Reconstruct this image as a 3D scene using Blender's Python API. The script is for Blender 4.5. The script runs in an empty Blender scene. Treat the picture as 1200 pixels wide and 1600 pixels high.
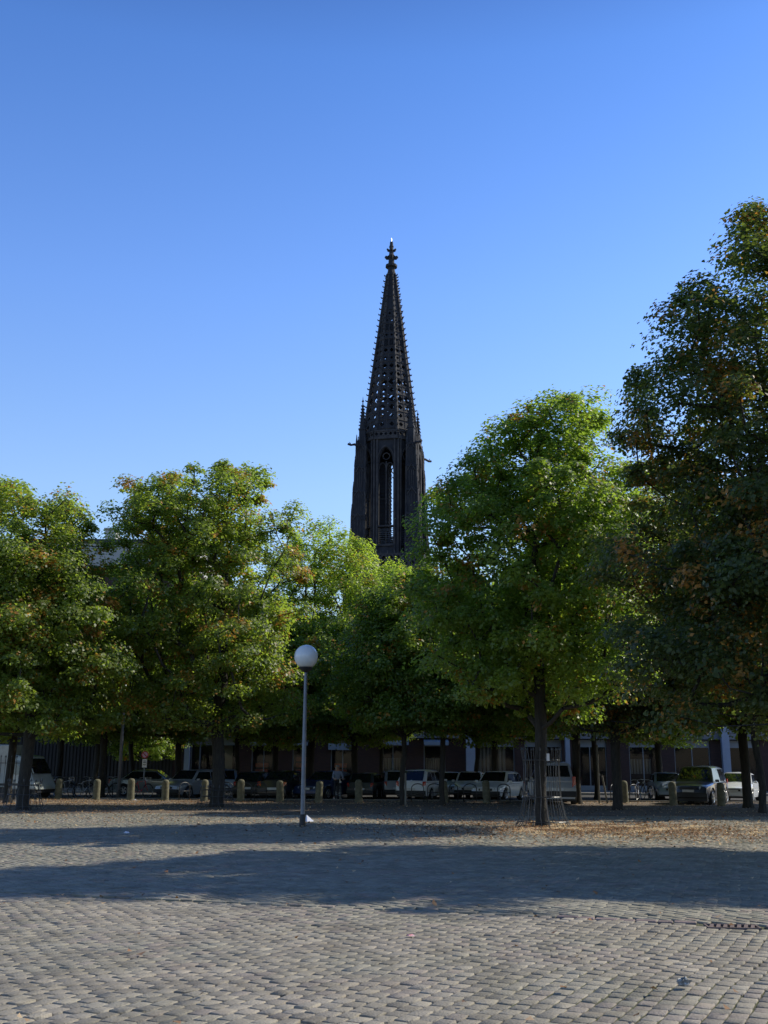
import bpy, math, random
import numpy as np
from mathutils import Vector, Matrix, Euler, noise as mnoise

# ------------------------------------------------------------------ camera, sky, sun, exposure
SC = bpy.context.scene
COL = SC.collection
R = math.radians
F_PX, PITCH, EYE, ROLL = 1650.0, R(13.56), 1.6, R(0.3)   # focal length in pixels of the 1200x1600 photograph
cam_data = bpy.data.cameras.new("camera")
cam_data.sensor_fit = 'VERTICAL'
cam_data.sensor_height = 36.0
cam_data.lens = 36.0 * F_PX / 1600.0
cam_data.clip_start = 0.1
cam_data.clip_end = 6000.0
cam = bpy.data.objects.new("camera", cam_data)
COL.objects.link(cam)
cam.matrix_world = (Matrix.Translation((0, 0, EYE)) @ Matrix.Rotation(math.pi/2 + PITCH, 4, 'X') @ Matrix.Rotation(ROLL, 4, 'Z'))
SC.camera = cam

SUN_AZ, SUN_EL = R(68.0), R(39.0)        # clockwise from the view direction (+Y), above the horizon
world = bpy.data.worlds.new("World")
SC.world = world
world.use_nodes = True
wn, wl = world.node_tree.nodes, world.node_tree.links
wn.clear()
sky = wn.new('ShaderNodeTexSky')
sky.sky_type = 'NISHITA'
sky.sun_disc = False
sky.sun_elevation = SUN_EL
sky.sun_rotation = SUN_AZ
sky.altitude = 0.0
sky.air_density = 1.6
sky.dust_density = 0.5
sky.ozone_density = 5.0
bgd = wn.new('ShaderNodeBackground')
bgd.inputs['Strength'].default_value = 0.117
wout = wn.new('ShaderNodeOutputWorld')
tint = wn.new('ShaderNodeMix'); tint.data_type = 'RGBA'; tint.blend_type = 'MULTIPLY'
tint.inputs['Factor'].default_value = 1.0
tint.inputs[7].default_value = (1.95, 2.42, 3.2, 1)
wl.new(sky.outputs[0], tint.inputs[6])
# sky pales towards the horizon; darkened above the frame to cut ambient fill
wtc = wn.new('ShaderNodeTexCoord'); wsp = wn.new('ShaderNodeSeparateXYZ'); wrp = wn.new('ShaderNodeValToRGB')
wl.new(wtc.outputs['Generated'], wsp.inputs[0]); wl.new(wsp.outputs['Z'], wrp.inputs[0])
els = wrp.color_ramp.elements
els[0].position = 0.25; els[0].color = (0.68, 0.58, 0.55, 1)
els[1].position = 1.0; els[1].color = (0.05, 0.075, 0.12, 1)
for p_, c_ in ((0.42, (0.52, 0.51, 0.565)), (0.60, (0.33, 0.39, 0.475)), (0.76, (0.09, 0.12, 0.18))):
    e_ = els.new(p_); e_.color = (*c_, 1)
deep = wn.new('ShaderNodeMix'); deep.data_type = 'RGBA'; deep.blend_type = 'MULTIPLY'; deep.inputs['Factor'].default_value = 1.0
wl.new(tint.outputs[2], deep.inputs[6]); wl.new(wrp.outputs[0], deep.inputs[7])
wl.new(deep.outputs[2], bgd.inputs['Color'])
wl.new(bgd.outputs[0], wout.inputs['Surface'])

sun_data = bpy.data.lights.new("sun", 'SUN')
sun_data.energy = 5.0
sun_data.angle = R(0.53)
sun_data.color = (1.0, 0.92, 0.77)
sun = bpy.data.objects.new("sun", sun_data)
COL.objects.link(sun)
sd = Vector((math.sin(SUN_AZ)*math.cos(SUN_EL), math.cos(SUN_AZ)*math.cos(SUN_EL), math.sin(SUN_EL)))
sun.rotation_euler = sd.to_track_quat('Z', 'Y').to_euler()
sun.location = sd * 200
SC.view_settings.view_transform = 'Standard'
SC.view_settings.look = 'None'
SC.view_settings.gamma = 1.0
SC.view_settings.exposure = 0.0
SC.render.engine = 'CYCLES'
SC.cycles.max_bounces = 7
SC.cycles.transparent_max_bounces = 12

# ------------------------------------------------------------------ helpers
def tag(o, label=None, cat=None, group=None, kind=None):
    if label: o['label'] = label
    if cat: o['category'] = cat
    if group: o['group'] = group
    if kind: o['kind'] = kind
    return o

def empty(name, loc=(0, 0, 0), rz=0.0, label=None, cat=None, group=None):
    o = bpy.data.objects.new(name, None)
    COL.objects.link(o)
    o.location = loc
    o.rotation_euler = (0, 0, rz)
    o.empty_display_size = 0.3
    return tag(o, label, cat, group)

def copy_tree(o, parent=None):
    c = o.copy()
    COL.objects.link(c)
    if parent is not None: c.parent = parent
    for ch in o.children:
        copy_tree(ch, c)
    return c

def gx(px, D, z=0.0):
    """world x of picture column px at ground distance D and height z"""
    return (px - 600.0) / F_PX * (D*math.cos(PITCH) + (z-EYE)*math.sin(PITCH)) + math.tan(ROLL)*0
def gz(py, D):
    return EYE + D*math.tan(PITCH + math.atan((800.0-py)/F_PX))

class MB:
    def __init__(s): s.v, s.f, s.m = [], [], []
    def add(s, vs, fs, mi=0):
        b = len(s.v)
        s.v += [tuple(p) for p in vs]
        s.f += [tuple(b+i for i in f) for f in fs]
        s.m += [mi]*len(fs)
        return s
    def box(s, x0, x1, y0, y1, z0, z1, mi=0, M=None):
        vs = [Vector((x, y, z)) for z in (z0, z1) for y in (y0, y1) for x in (x0, x1)]
        if M is not None: vs = [M @ p for p in vs]
        return s.add(vs, [(0,2,3,1),(4,5,7,6),(0,1,5,4),(2,6,7,3),(0,4,6,2),(1,3,7,5)], mi)
    def hexa(s, vs, mi=0):      # 8 corners, order as in box
        return s.add(vs, [(0,2,3,1),(4,5,7,6),(0,1,5,4),(2,6,7,3),(0,4,6,2),(1,3,7,5)], mi)
    def tube(s, pts, rs, n=8, mi=0, cap=True):
        pts = [Vector(p) for p in pts]
        if not hasattr(rs, '__len__'): rs = [rs]*len(pts)
        vs, up = [], None
        for i, p in enumerate(pts):
            d = (pts[min(i+1, len(pts)-1)] - pts[max(i-1, 0)])
            if d.length < 1e-9: d = Vector((0, 0, 1))
            d.normalize()
            if up is None: up = Vector((1, 0, 0)) if abs(d.x) < 0.8 else Vector((0, 1, 0))
            a = up - d*up.dot(d)
            if a.length < 1e-6: a = Vector((0, 1, 0))
            a.normalize(); up = a
            b = d.cross(a)
            for k in range(n):
                t = 2*math.pi*k/n
                vs.append(p + (a*math.cos(t) + b*math.sin(t))*rs[i])
        fs = []
        for i in range(len(pts)-1):
            for k in range(n):
                fs.append((i*n+k, i*n+(k+1) % n, (i+1)*n+(k+1) % n, (i+1)*n+k))
        if cap:
            fs.append(tuple(reversed(range(n))))
            fs.append(tuple((len(pts)-1)*n+k for k in range(n)))
        return s.add(vs, fs, mi)
    def lathe(s, prof, n=16, mi=0, c=(0, 0, 0), M=None):
        vs = []
        for (r, z) in prof:
            for k in range(n):
                t = 2*math.pi*k/n
                vs.append(Vector((c[0]+r*math.cos(t), c[1]+r*math.sin(t), c[2]+z)))
        if M is not None: vs = [M @ p for p in vs]
        fs = []
        for i in range(len(prof)-1):
            for k in range(n):
                fs.append((i*n+k, i*n+(k+1) % n, (i+1)*n+(k+1) % n, (i+1)*n+k))
        fs.append(tuple(reversed(range(n))))
        fs.append(tuple((len(prof)-1)*n+k for k in range(n)))
        return s.add(vs, fs, mi)
    def ring(s, c, r, rt, M=None, n=24, k=6, mi=0, ax='Z'):
        vs = []
        for i in range(n):
            t = 2*math.pi*i/n
            for j in range(k):
                u = 2*math.pi*j/k
                rr = r + rt*math.cos(u)
                p = Vector((rr*math.cos(t), rr*math.sin(t), rt*math.sin(u)))
                if ax == 'X': p = Vector((p.z, p.x, p.y))
                if ax == 'Y': p = Vector((p.x, p.z, p.y))
                p += Vector(c)
                if M is not None: p = M @ p
                vs.append(p)
        fs = [(i*k+j, ((i+1) % n)*k+j, ((i+1) % n)*k+(j+1) % k, i*k+(j+1) % k) for i in range(n) for j in range(k)]
        return s.add(vs, fs, mi)
    def build(s, name, mats, parent=None, smooth=False, angle=None, loc=None, bevel=None):
        me = bpy.data.meshes.new(name)
        me.from_pydata(s.v, [], s.f)
        if not isinstance(mats, (list, tuple)): mats = [mats]
        for m in mats: me.materials.append(m)
        if len(mats) > 1: me.polygons.foreach_set('material_index', s.m)
        if smooth or angle:
            me.polygons.foreach_set('use_smooth', [True]*len(me.polygons))
            if angle: me.set_sharp_from_angle(angle=R(angle))
        me.update()
        o = bpy.data.objects.new(name, me)
        COL.objects.link(o)
        if parent is not None: o.parent = parent
        if loc is not None: o.location = loc
        if bevel:
            b = o.modifiers.new('bevel', 'BEVEL'); b.width = bevel; b.segments = 2; b.limit_method = 'ANGLE'
        return o

def np_mesh(name, V, Fq, mats, parent=None, smooth=False):
    """big quad mesh from numpy arrays"""
    me = bpy.data.meshes.new(name)
    nv, nf = len(V), len(Fq)
    k = Fq.shape[1]
    me.vertices.add(nv); me.vertices.foreach_set('co', V.astype(np.float32).ravel())
    me.loops.add(nf*k); me.loops.foreach_set('vertex_index', Fq.astype(np.int32).ravel())
    me.polygons.add(nf)
    me.polygons.foreach_set('loop_start', np.arange(0, nf*k, k, dtype=np.int32))
    me.polygons.foreach_set('loop_total', np.full(nf, k, dtype=np.int32))
    if smooth: me.polygons.foreach_set('use_smooth', np.ones(nf, dtype=bool))
    for m in (mats if isinstance(mats, (list, tuple)) else [mats]): me.materials.append(m)
    me.update(calc_edges=True)
    me.validate()
    o = bpy.data.objects.new(name, me)
    COL.objects.link(o)
    if parent is not None: o.parent = parent
    return o

# ------------------------------------------------------------------ materials
def mat(name, col, rough=0.6, metal=0.0, var=0.0, scale=3.0, bump=0.0, bscale=40.0, col2=None, spec=0.5, coat=0.0, island=0.0, streak=None):
    m = bpy.data.materials.new(name)
    m.use_nodes = True
    n, l = m.node_tree.nodes, m.node_tree.links
    b = n['Principled BSDF']
    b.inputs['Roughness'].default_value = rough
    b.inputs['Metallic'].default_value = metal
    b.inputs['Specular IOR Level'].default_value = spec
    b.inputs['Coat Weight'].default_value = coat
    b.inputs['Coat Roughness'].default_value = 0.06
    b.inputs['Base Color'].default_value = (*col, 1)
    tc = n.new('ShaderNodeTexCoord')
    src = tc.outputs['Object']
    if var or col2:
        nz = n.new('ShaderNodeTexNoise')
        nz.inputs['Scale'].default_value = scale
        nz.inputs['Detail'].default_value = 6
        nz.inputs['Roughness'].default_value = 0.6
        if streak:
            mp = n.new('ShaderNodeMapping'); mp.inputs['Scale'].default_value = streak
            l.new(src, mp.inputs[0]); l.new(mp.outputs[0], nz.inputs['Vector'])
        else:
            l.new(src, nz.inputs['Vector'])
        rp = n.new('ShaderNodeValToRGB')
        rp.color_ramp.elements[0].position = 0.32
        rp.color_ramp.elements[1].position = 0.68
        c2 = col2 if col2 else tuple(min(1, c*(1+var)) for c in col)
        c1 = col if col2 else tuple(c*(1-var) for c in col)
        rp.color_ramp.elements[0].color = (*c1, 1)
        rp.color_ramp.elements[1].color = (*c2, 1)
        l.new(nz.outputs['Fac'], rp.inputs[0])
        out = rp.outputs[0]
        if island:
            g = n.new('ShaderNodeNewGeometry')
            hs = n.new('ShaderNodeHueSaturation')
            mr = n.new('ShaderNodeMapRange')
            mr.inputs['To Min'].default_value = 1-island
            mr.inputs['To Max'].default_value = 1+island
            l.new(g.outputs['Random Per Island'], mr.inputs['Value'])
            l.new(mr.outputs[0], hs.inputs['Value']); l.new(out, hs.inputs['Color'])
            out = hs.outputs[0]
        l.new(out, b.inputs['Base Color'])
    if bump:
        n2 = n.new('ShaderNodeTexNoise'); n2.inputs['Scale'].default_value = bscale; n2.inputs['Detail'].default_value = 5
        l.new(src, n2.inputs['Vector'])
        bp = n.new('ShaderNodeBump'); bp.inputs['Strength'].default_value = bump; bp.inputs['Distance'].default_value = 0.02
        l.new(n2.outputs['Fac'], bp.inputs['Height']); l.new(bp.outputs[0], b.inputs['Normal'])
    return m

def leaf_mat(name, dif, trans, autumn=0.5, autumn_col=(0.26, 0.125, 0.022), seed=0.0):
    m = bpy.data.materials.new(name)
    m.use_nodes = True
    n, l = m.node_tree.nodes, m.node_tree.links
    n.clear()
    tc = n.new('ShaderNodeTexCoord')
    geo = n.new('ShaderNodeNewGeometry')
    nz = n.new('ShaderNodeTexNoise'); nz.inputs['Scale'].default_value = 0.9; nz.inputs['Detail'].default_value = 4
    mp = n.new('ShaderNodeMapping'); mp.inputs['Location'].default_value = (seed*7.1, seed*3.3, seed*1.7)
    l.new(tc.outputs['Object'], mp.inputs[0]); l.new(mp.outputs[0], nz.inputs['Vector'])
    # leaf turns when (noise + random) passes a limit
    ad = n.new('ShaderNodeMath'); ad.operation = 'MULTIPLY_ADD'
    ad.inputs[1].default_value = 0.16
    l.new(geo.outputs['Random Per Island'], ad.inputs[0]); l.new(nz.outputs['Fac'], ad.inputs[2])
    rp = n.new('ShaderNodeValToRGB')
    e = rp.color_ramp.elements
    lim = 0.79 - 0.045*autumn
    e[0].position = lim-0.05; e[0].color = (0, 0, 0, 1)
    e[1].position = lim; e[1].color = (1, 1, 1, 1)
    l.new(ad.outputs[0], rp.inputs[0])
    # green of the leaf: three greens by random
    wn_ = n.new('ShaderNodeTexWhiteNoise'); wn_.noise_dimensions = '1D'
    l.new(geo.outputs['Random Per Island'], wn_.inputs['W'])
    gr = n.new('ShaderNodeValToRGB')
    g = gr.color_ramp.elements
    g[0].position = 0.0; g[0].color = (dif[0]*0.55, dif[1]*0.62, dif[2]*0.8, 1)
    g[1].position = 1.0; g[1].color = (dif[0]*1.65, dif[1]*1.35, dif[2]*1.1, 1)
    l.new(wn_.outputs['Value'], gr.inputs[0])
    mx = n.new('ShaderNodeMix'); mx.data_type = 'RGBA'
    l.new(rp.outputs[0], mx.inputs['Factor']); l.new(gr.outputs[0], mx.inputs[6])
    mx.inputs[7].default_value = (*autumn_col, 1)
    mt = n.new('ShaderNodeMix'); mt.data_type = 'RGBA'
    l.new(rp.outputs[0], mt.inputs['Factor']); mt.inputs[6].default_value = (*trans, 1)
    mt.inputs[7].default_value = (autumn_col[0]*1.1, autumn_col[1]*1.1, autumn_col[2], 1)
    pb = n.new('ShaderNodeBsdfPrincipled')
    pb.inputs['Roughness'].default_value = 0.5
    pb.inputs['Specular IOR Level'].default_value = 0.28
    l.new(mx.outputs[2], pb.inputs['Base Color'])
    tr = n.new('ShaderNodeBsdfTranslucent')
    l.new(mt.outputs[2], tr.inputs['Color'])
    asd = n.new('ShaderNodeAddShader')
    l.new(pb.outputs[0], asd.inputs[0]); l.new(tr.outputs[0], asd.inputs[1])
    o = n.new('ShaderNodeOutputMaterial')
    l.new(asd.outputs[0], o.inputs['Surface'])
    return m

def glass_mat(name, tint=(0.02, 0.025, 0.03), clear=0.0):
    m = bpy.data.materials.new(name)
    m.use_nodes = True
    n, l = m.node_tree.nodes, m.node_tree.links
    b = n['Principled BSDF']
    b.inputs['Base Color'].default_value = (*tint, 1)
    b.inputs['Roughness'].default_value = 0.04
    b.inputs['Specular IOR Level'].default_value = 0.8
    if clear:
        t = n.new('ShaderNodeBsdfTransparent')
        mx = n.new('ShaderNodeMixShader'); mx.inputs[0].default_value = clear
        l.new(b.outputs[0], mx.inputs[1]); l.new(t.outputs[0], mx.inputs[2])
        l.new(mx.outputs[0], n['Material Output'].inputs['Surface'])
    return m

def brick_mat(name, c1, c2, mortar, bw=0.24, rh=0.08):
    m = bpy.data.materials.new(name)
    m.use_nodes = True
    n, l = m.node_tree.nodes, m.node_tree.links
    b = n['Principled BSDF']; b.inputs['Roughness'].default_value = 0.85
    tc = n.new('ShaderNodeTexCoord')
    sx = n.new('ShaderNodeSeparateXYZ'); cx = n.new('ShaderNodeCombineXYZ')
    l.new(tc.outputs['Object'], sx.inputs[0])
    ad = n.new('ShaderNodeMath'); ad.operation = 'ADD'
    l.new(sx.outputs['X'], ad.inputs[0]); l.new(sx.outputs['Y'], ad.inputs[1])
    l.new(ad.outputs[0], cx.inputs['X']); l.new(sx.outputs['Z'], cx.inputs['Y'])
    br = n.new('ShaderNodeTexBrick')
    br.inputs['Color1'].default_value = (*c1, 1); br.inputs['Color2'].default_value = (*c2, 1); br.inputs['Mortar'].default_value = (*mortar, 1)
    br.inputs['Scale'].default_value = 1.0; br.inputs['Brick Width'].default_value = bw; br.inputs['Row Height'].default_value = rh
    br.inputs['Mortar Size'].default_value = 0.008
    l.new(cx.outputs[0], br.inputs['Vector']); l.new(br.outputs['Color'], b.inputs['Base Color'])
    return m

M = {}
M['sett'] = mat('sett_granite', (0.190, 0.182, 0.143), 0.75, col2=(0.255, 0.225, 0.186), scale=0.45, island=0.19, bump=0.6, bscale=55)
M['sett2'] = mat('sett_small_granite', (0.190, 0.185, 0.143), 0.76, col2=(0.245, 0.230, 0.186), scale=0.4, island=0.16, bump=0.5, bscale=60)
def worn_setts(m, pink):
    n, l = m.node_tree.nodes, m.node_tree.links
    b = n['Principled BSDF']; src = b.inputs['Base Color'].links[0].from_socket
    tc = n.new('ShaderNodeTexCoord'); g = n.new('ShaderNodeNewGeometry')
    # some stones of reddish granite, more of them in patches
    wn2 = n.new('ShaderNodeTexWhiteNoise'); wn2.noise_dimensions = '1D'; l.new(g.outputs['Random Per Island'], wn2.inputs['W'])
    nz = n.new('ShaderNodeTexNoise'); nz.inputs['Scale'].default_value = 0.55; nz.inputs['Detail'].default_value = 3; l.new(tc.outputs['Object'], nz.inputs['Vector'])
    ad = n.new('ShaderNodeMath'); ad.operation = 'MULTIPLY_ADD'; ad.inputs[1].default_value = 0.5
    l.new(wn2.outputs['Value'], ad.inputs[0]); l.new(nz.outputs['Fac'], ad.inputs[2])
    rp = n.new('ShaderNodeValToRGB'); rp.color_ramp.elements[0].position = 0.90; rp.color_ramp.elements[1].position = 0.98
    l.new(ad.outputs[0], rp.inputs[0])
    mx = n.new('ShaderNodeMix'); mx.data_type = 'RGBA'; l.new(rp.outputs[0], mx.inputs['Factor']); l.new(src, mx.inputs[6]); mx.inputs[7].default_value = (*pink, 1)
    # trodden dirt and old stains
    n3 = n.new('ShaderNodeTexNoise'); n3.inputs['Scale'].default_value = 1.7; n3.inputs['Detail'].default_value = 8; n3.inputs['Roughness'].default_value = 0.72; l.new(tc.outputs['Object'], n3.inputs['Vector'])
    r3 = n.new('ShaderNodeValToRGB'); r3.color_ramp.elements[0].position = 0.33; r3.color_ramp.elements[0].color = (0.66, 0.65, 0.60, 1)
    r3.color_ramp.elements[1].position = 0.56; r3.color_ramp.elements[1].color = (1.16, 1.15, 1.12, 1)
    l.new(n3.outputs['Fac'], r3.inputs[0])
    mu = n.new('ShaderNodeMix'); mu.data_type = 'RGBA'; mu.blend_type = 'MULTIPLY'; mu.inputs['Factor'].default_value = 1.0
    l.new(mx.outputs[2], mu.inputs[6]); l.new(r3.outputs[0], mu.inputs[7]); l.new(mu.outputs[2], b.inputs['Base Color'])
worn_setts(M['sett'], (0.215, 0.188, 0.160)); worn_setts(M['sett2'], (0.235, 0.20, 0.165))
M['sett_pink'] = mat('sett_pink_granite', (0.19, 0.145, 0.135), 0.7, var=0.25, scale=6, island=0.2, bump=0.4)
M['joint'] = mat('joint_sand', (0.075, 0.068, 0.045), 0.95, col2=(0.10, 0.12, 0.045), scale=5, bump=0.8, bscale=90)
M['soil'] = mat('leafy_soil', (0.10, 0.078, 0.056), 0.95, col2=(0.165, 0.13, 0.098), scale=1.6, bump=0.9, bscale=25)
M['ground'] = mat('town_ground', (0.09, 0.085, 0.07), 0.95, var=0.3, scale=0.3, bump=0.4)
M['asphalt'] = mat('asphalt', (0.045, 0.045, 0.045), 0.85, var=0.25, scale=1.5, bump=0.5, bscale=80)
M['slab'] = mat('pavement_slabs', (0.20, 0.19, 0.175), 0.85, var=0.2, scale=2.0, bump=0.3)
M['kerb'] = mat('kerb_stone', (0.22, 0.21, 0.19), 0.8, var=0.2, scale=4, bump=0.4)
M['bark'] = mat('bark', (0.014, 0.012, 0.010), 0.9, col2=(0.045, 0.040, 0.030), scale=7, bump=1.0, bscale=22, streak=(3, 3, 0.5))
M['steel'] = mat('galvanised_steel', (0.17, 0.19, 0.22), 0.45, metal=0.35, var=0.15, scale=5)
M['castiron'] = mat('dark_cast_iron', (0.02, 0.02, 0.02), 0.6, var=0.3, scale=8)
M['wrought'] = mat('grey_painted_bars', (0.06, 0.062, 0.065), 0.42, metal=0.3, var=0.3, scale=9)
M['opal'] = mat('opal_lamp_glass', (0.76, 0.78, 0.76), 0.22, var=0.04, scale=3, spec=0.55)
M['stone_dark'] = mat('soot_dark_sandstone', (0.011, 0.013, 0.018), 0.85, col2=(0.036, 0.037, 0.042), scale=0.55, bump=0.7, bscale=3, streak=(1.6, 1.6, 0.6))
M['stone_pale'] = mat('weathered_sandstone_lit_edges', (0.018, 0.019, 0.023), 0.85, col2=(0.074, 0.068, 0.064), scale=0.8, bump=0.5, bscale=3)
M['louvre'] = mat('slate_louvres', (0.05, 0.055, 0.06), 0.6, var=0.25, scale=3)
M['white_metal'] = mat('bright_metal', (0.75, 0.76, 0.78), 0.25, metal=0.8)
M['bollard'] = mat('sandstone_bollard', (0.080, 0.078, 0.052), 0.85, col2=(0.18, 0.17, 0.11), scale=6, bump=0.5, bscale=30)
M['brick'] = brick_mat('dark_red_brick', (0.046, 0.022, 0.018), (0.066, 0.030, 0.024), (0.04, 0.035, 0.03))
M['fascia'] = mat('grey_concrete_fascia', (0.20, 0.21, 0.23), 0.8, var=0.12, scale=0.9)
M['fascia_top'] = mat('roof_fascia_plaster', (0.42, 0.41, 0.38), 0.8, var=0.08, scale=0.6)
M['column'] = mat('painted_column', (0.30, 0.35, 0.44), 0.6, var=0.08, scale=1.5)
M['frame'] = mat('aluminium_window_frame', (0.22, 0.24, 0.26), 0.5, var=0.05, scale=3)
M['van_grey'] = mat('van_grey_paint', (0.30, 0.34, 0.34), 0.25, var=0.25, scale=1.2, coat=0.5)
M['blind'] = mat('beige_curtain', (0.22, 0.20, 0.14), 0.9, var=0.2, scale=4, streak=(6, 1, 0.3))
M['lightwood'] = mat('cream_panel', (0.30, 0.27, 0.17), 0.7, var=0.1, scale=2)
M['awning'] = mat('pale_blue_awning', (0.24, 0.30, 0.38), 0.8, var=0.08, scale=2)
M['orange_goods'] = mat('orange_goods', (0.50, 0.10, 0.03), 0.6, var=0.5, scale=6)
M['wood_dark'] = mat('dark_timber_slats', (0.028, 0.024, 0.02), 0.8, var=0.35, scale=3, streak=(4, 4, 0.4))
M['dark'] = mat('dark_interior', (0.012, 0.012, 0.013), 0.9, var=0.2, scale=2)
M['roof'] = mat('roof_felt', (0.06, 0.06, 0.062), 0.9, var=0.2, scale=1)
M['glass'] = glass_mat('window_glass')
M['shopglass'] = glass_mat('shop_glass', clear=0.72)
M['carglass'] = glass_mat('car_glass', (0.012, 0.014, 0.016))
M['tyre'] = mat('tyre_rubber', (0.018, 0.018, 0.018), 0.85, var=0.2, scale=20)
M['rim'] = mat('alloy_rim', (0.45, 0.46, 0.47), 0.3, metal=0.8, var=0.1, scale=8)
M['plastic'] = mat('black_plastic', (0.02, 0.02, 0.021), 0.55, var=0.2, scale=8)
M['headlamp'] = mat('headlamp_glass', (0.55, 0.57, 0.6), 0.1, spec=0.8, var=0.1, scale=15)
M['taillamp'] = mat('red_tail_lamp', (0.42, 0.012, 0.008), 0.15, spec=0.8, var=0.2, scale=15)
M['amber'] = mat('amber_lamp', (0.75, 0.13, 0.01), 0.15, spec=0.8, var=0.1, scale=15)
M['plate'] = mat('number_plate', (0.65, 0.65, 0.62), 0.5, var=0.08, scale=10)
M['sign_white'] = mat('sign_white', (0.78, 0.78, 0.78), 0.5, var=0.05, scale=8)
M['sign_red'] = mat('sign_red', (0.5, 0.015, 0.02), 0.45, var=0.08, scale=8)
M['sign_lilac'] = mat('sign_faded_face', (0.62, 0.42, 0.55), 0.5, var=0.08, scale=8)
M['ink'] = mat('sign_ink', (0.03, 0.03, 0.03), 0.6, var=0.1, scale=8)
M['skin'] = mat('skin', (0.48, 0.28, 0.20), 0.55, var=0.08, scale=20)
M['hair'] = mat('grey_white_hair', (0.45, 0.42, 0.38), 0.7, var=0.2, scale=60)
M['shirt'] = mat('pale_shirt', (0.22, 0.28, 0.40), 0.85, var=0.2, scale=25)
M['trousers'] = mat('dark_trousers', (0.025, 0.028, 0.04), 0.85, var=0.2, scale=10)
M['shoe'] = mat('white_shoes', (0.7, 0.7, 0.68), 0.6, var=0.1, scale=20)
M['paper'] = mat('white_paper', (0.7, 0.74, 0.85), 0.8, var=0.08, scale=10)
M['foil'] = mat('crumpled_wrapper', (0.012, 0.02, 0.022), 0.5, col2=(0.45, 0.48, 0.48), scale=26, bump=0.5)
M['redpaper'] = mat('red_white_wrapper', (0.6, 0.08, 0.09), 0.6, col2=(0.75, 0.6, 0.6), scale=40)
M['stake'] = mat('pale_timber_stake', (0.16, 0.15, 0.12), 0.8, var=0.25, scale=8, streak=(4, 4, 0.4))
M['rust'] = mat('brown_iron_grate', (0.15, 0.11, 0.10), 0.7, var=0.3, scale=14, bump=0.4)
M['litter'] = leaf_mat('fallen_leaf', (0.19, 0.115, 0.055), (0.02, 0.012, 0.004), 2.6, (0.36, 0.27, 0.17))
LM = [leaf_mat('linden_leaves_mid', (0.042, 0.070, 0.015), (0.200, 0.290, 0.026), 0.75, seed=1),
      leaf_mat('linden_leaves_turning', (0.048, 0.072, 0.016), (0.205, 0.280, 0.028), 1.15, seed=2),
      leaf_mat('linden_leaves_yellow_green', (0.072, 0.100, 0.018), (0.270, 0.370, 0.030), 0.8, seed=3),
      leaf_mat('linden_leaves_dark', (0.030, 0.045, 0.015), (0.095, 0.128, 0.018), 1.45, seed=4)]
# ------------------------------------------------------------------ ground
def sheet(name, x0, x1, y0, y1, z, m, nx=1, ny=1):
    mb = MB()
    for i in range(nx):
        for j in range(ny):
            xa, xb = x0+(x1-x0)*i/nx, x0+(x1-x0)*(i+1)/nx
            ya, yb = y0+(y1-y0)*j/ny, y0+(y1-y0)*(j+1)/ny
            mb.add([(xa, ya, z), (xb, ya, z), (xb, yb, z), (xa, yb, z)], [(0, 1, 2, 3)])
    return tag(mb.build(name, m), kind='structure')
sheet('ground', -2500, 2500, -2500, 4000, -0.075, M['ground'])
sheet('plaza_joints', -60, 60, -20, 37.6, -0.022, M['joint'])
sheet('tree_strip_ground', -60, 60, 37.6, 53.4, -0.006, M['soil'])
sheet('road', -90, 90, 53.6, 68.0, -0.05, M['asphalt'])
kb = MB()
for i in range(120):
    kb.box(-60+i*1.0+0.006, -59+i*1.0-0.006, 53.4, 53.6, -0.07, 0.05)
    kb.box(-60+i*1.0+0.006, -59+i*1.0-0.006, 68.0, 68.18, -0.07, 0.08)
tag(kb.build('kerb', M['kerb'], bevel=0.012), kind='structure')
pv = MB()
for i in range(150):
    for j in range(9):
        pv.box(-60+i*0.8+0.004, -59.2+i*0.8-0.004, 68.19+j*0.8, 68.98+j*0.8, -0.07, 0.07+0.002*((i*7+j*3) % 3))
tag(pv.build('pavement', M['slab']), kind='structure')

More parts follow.
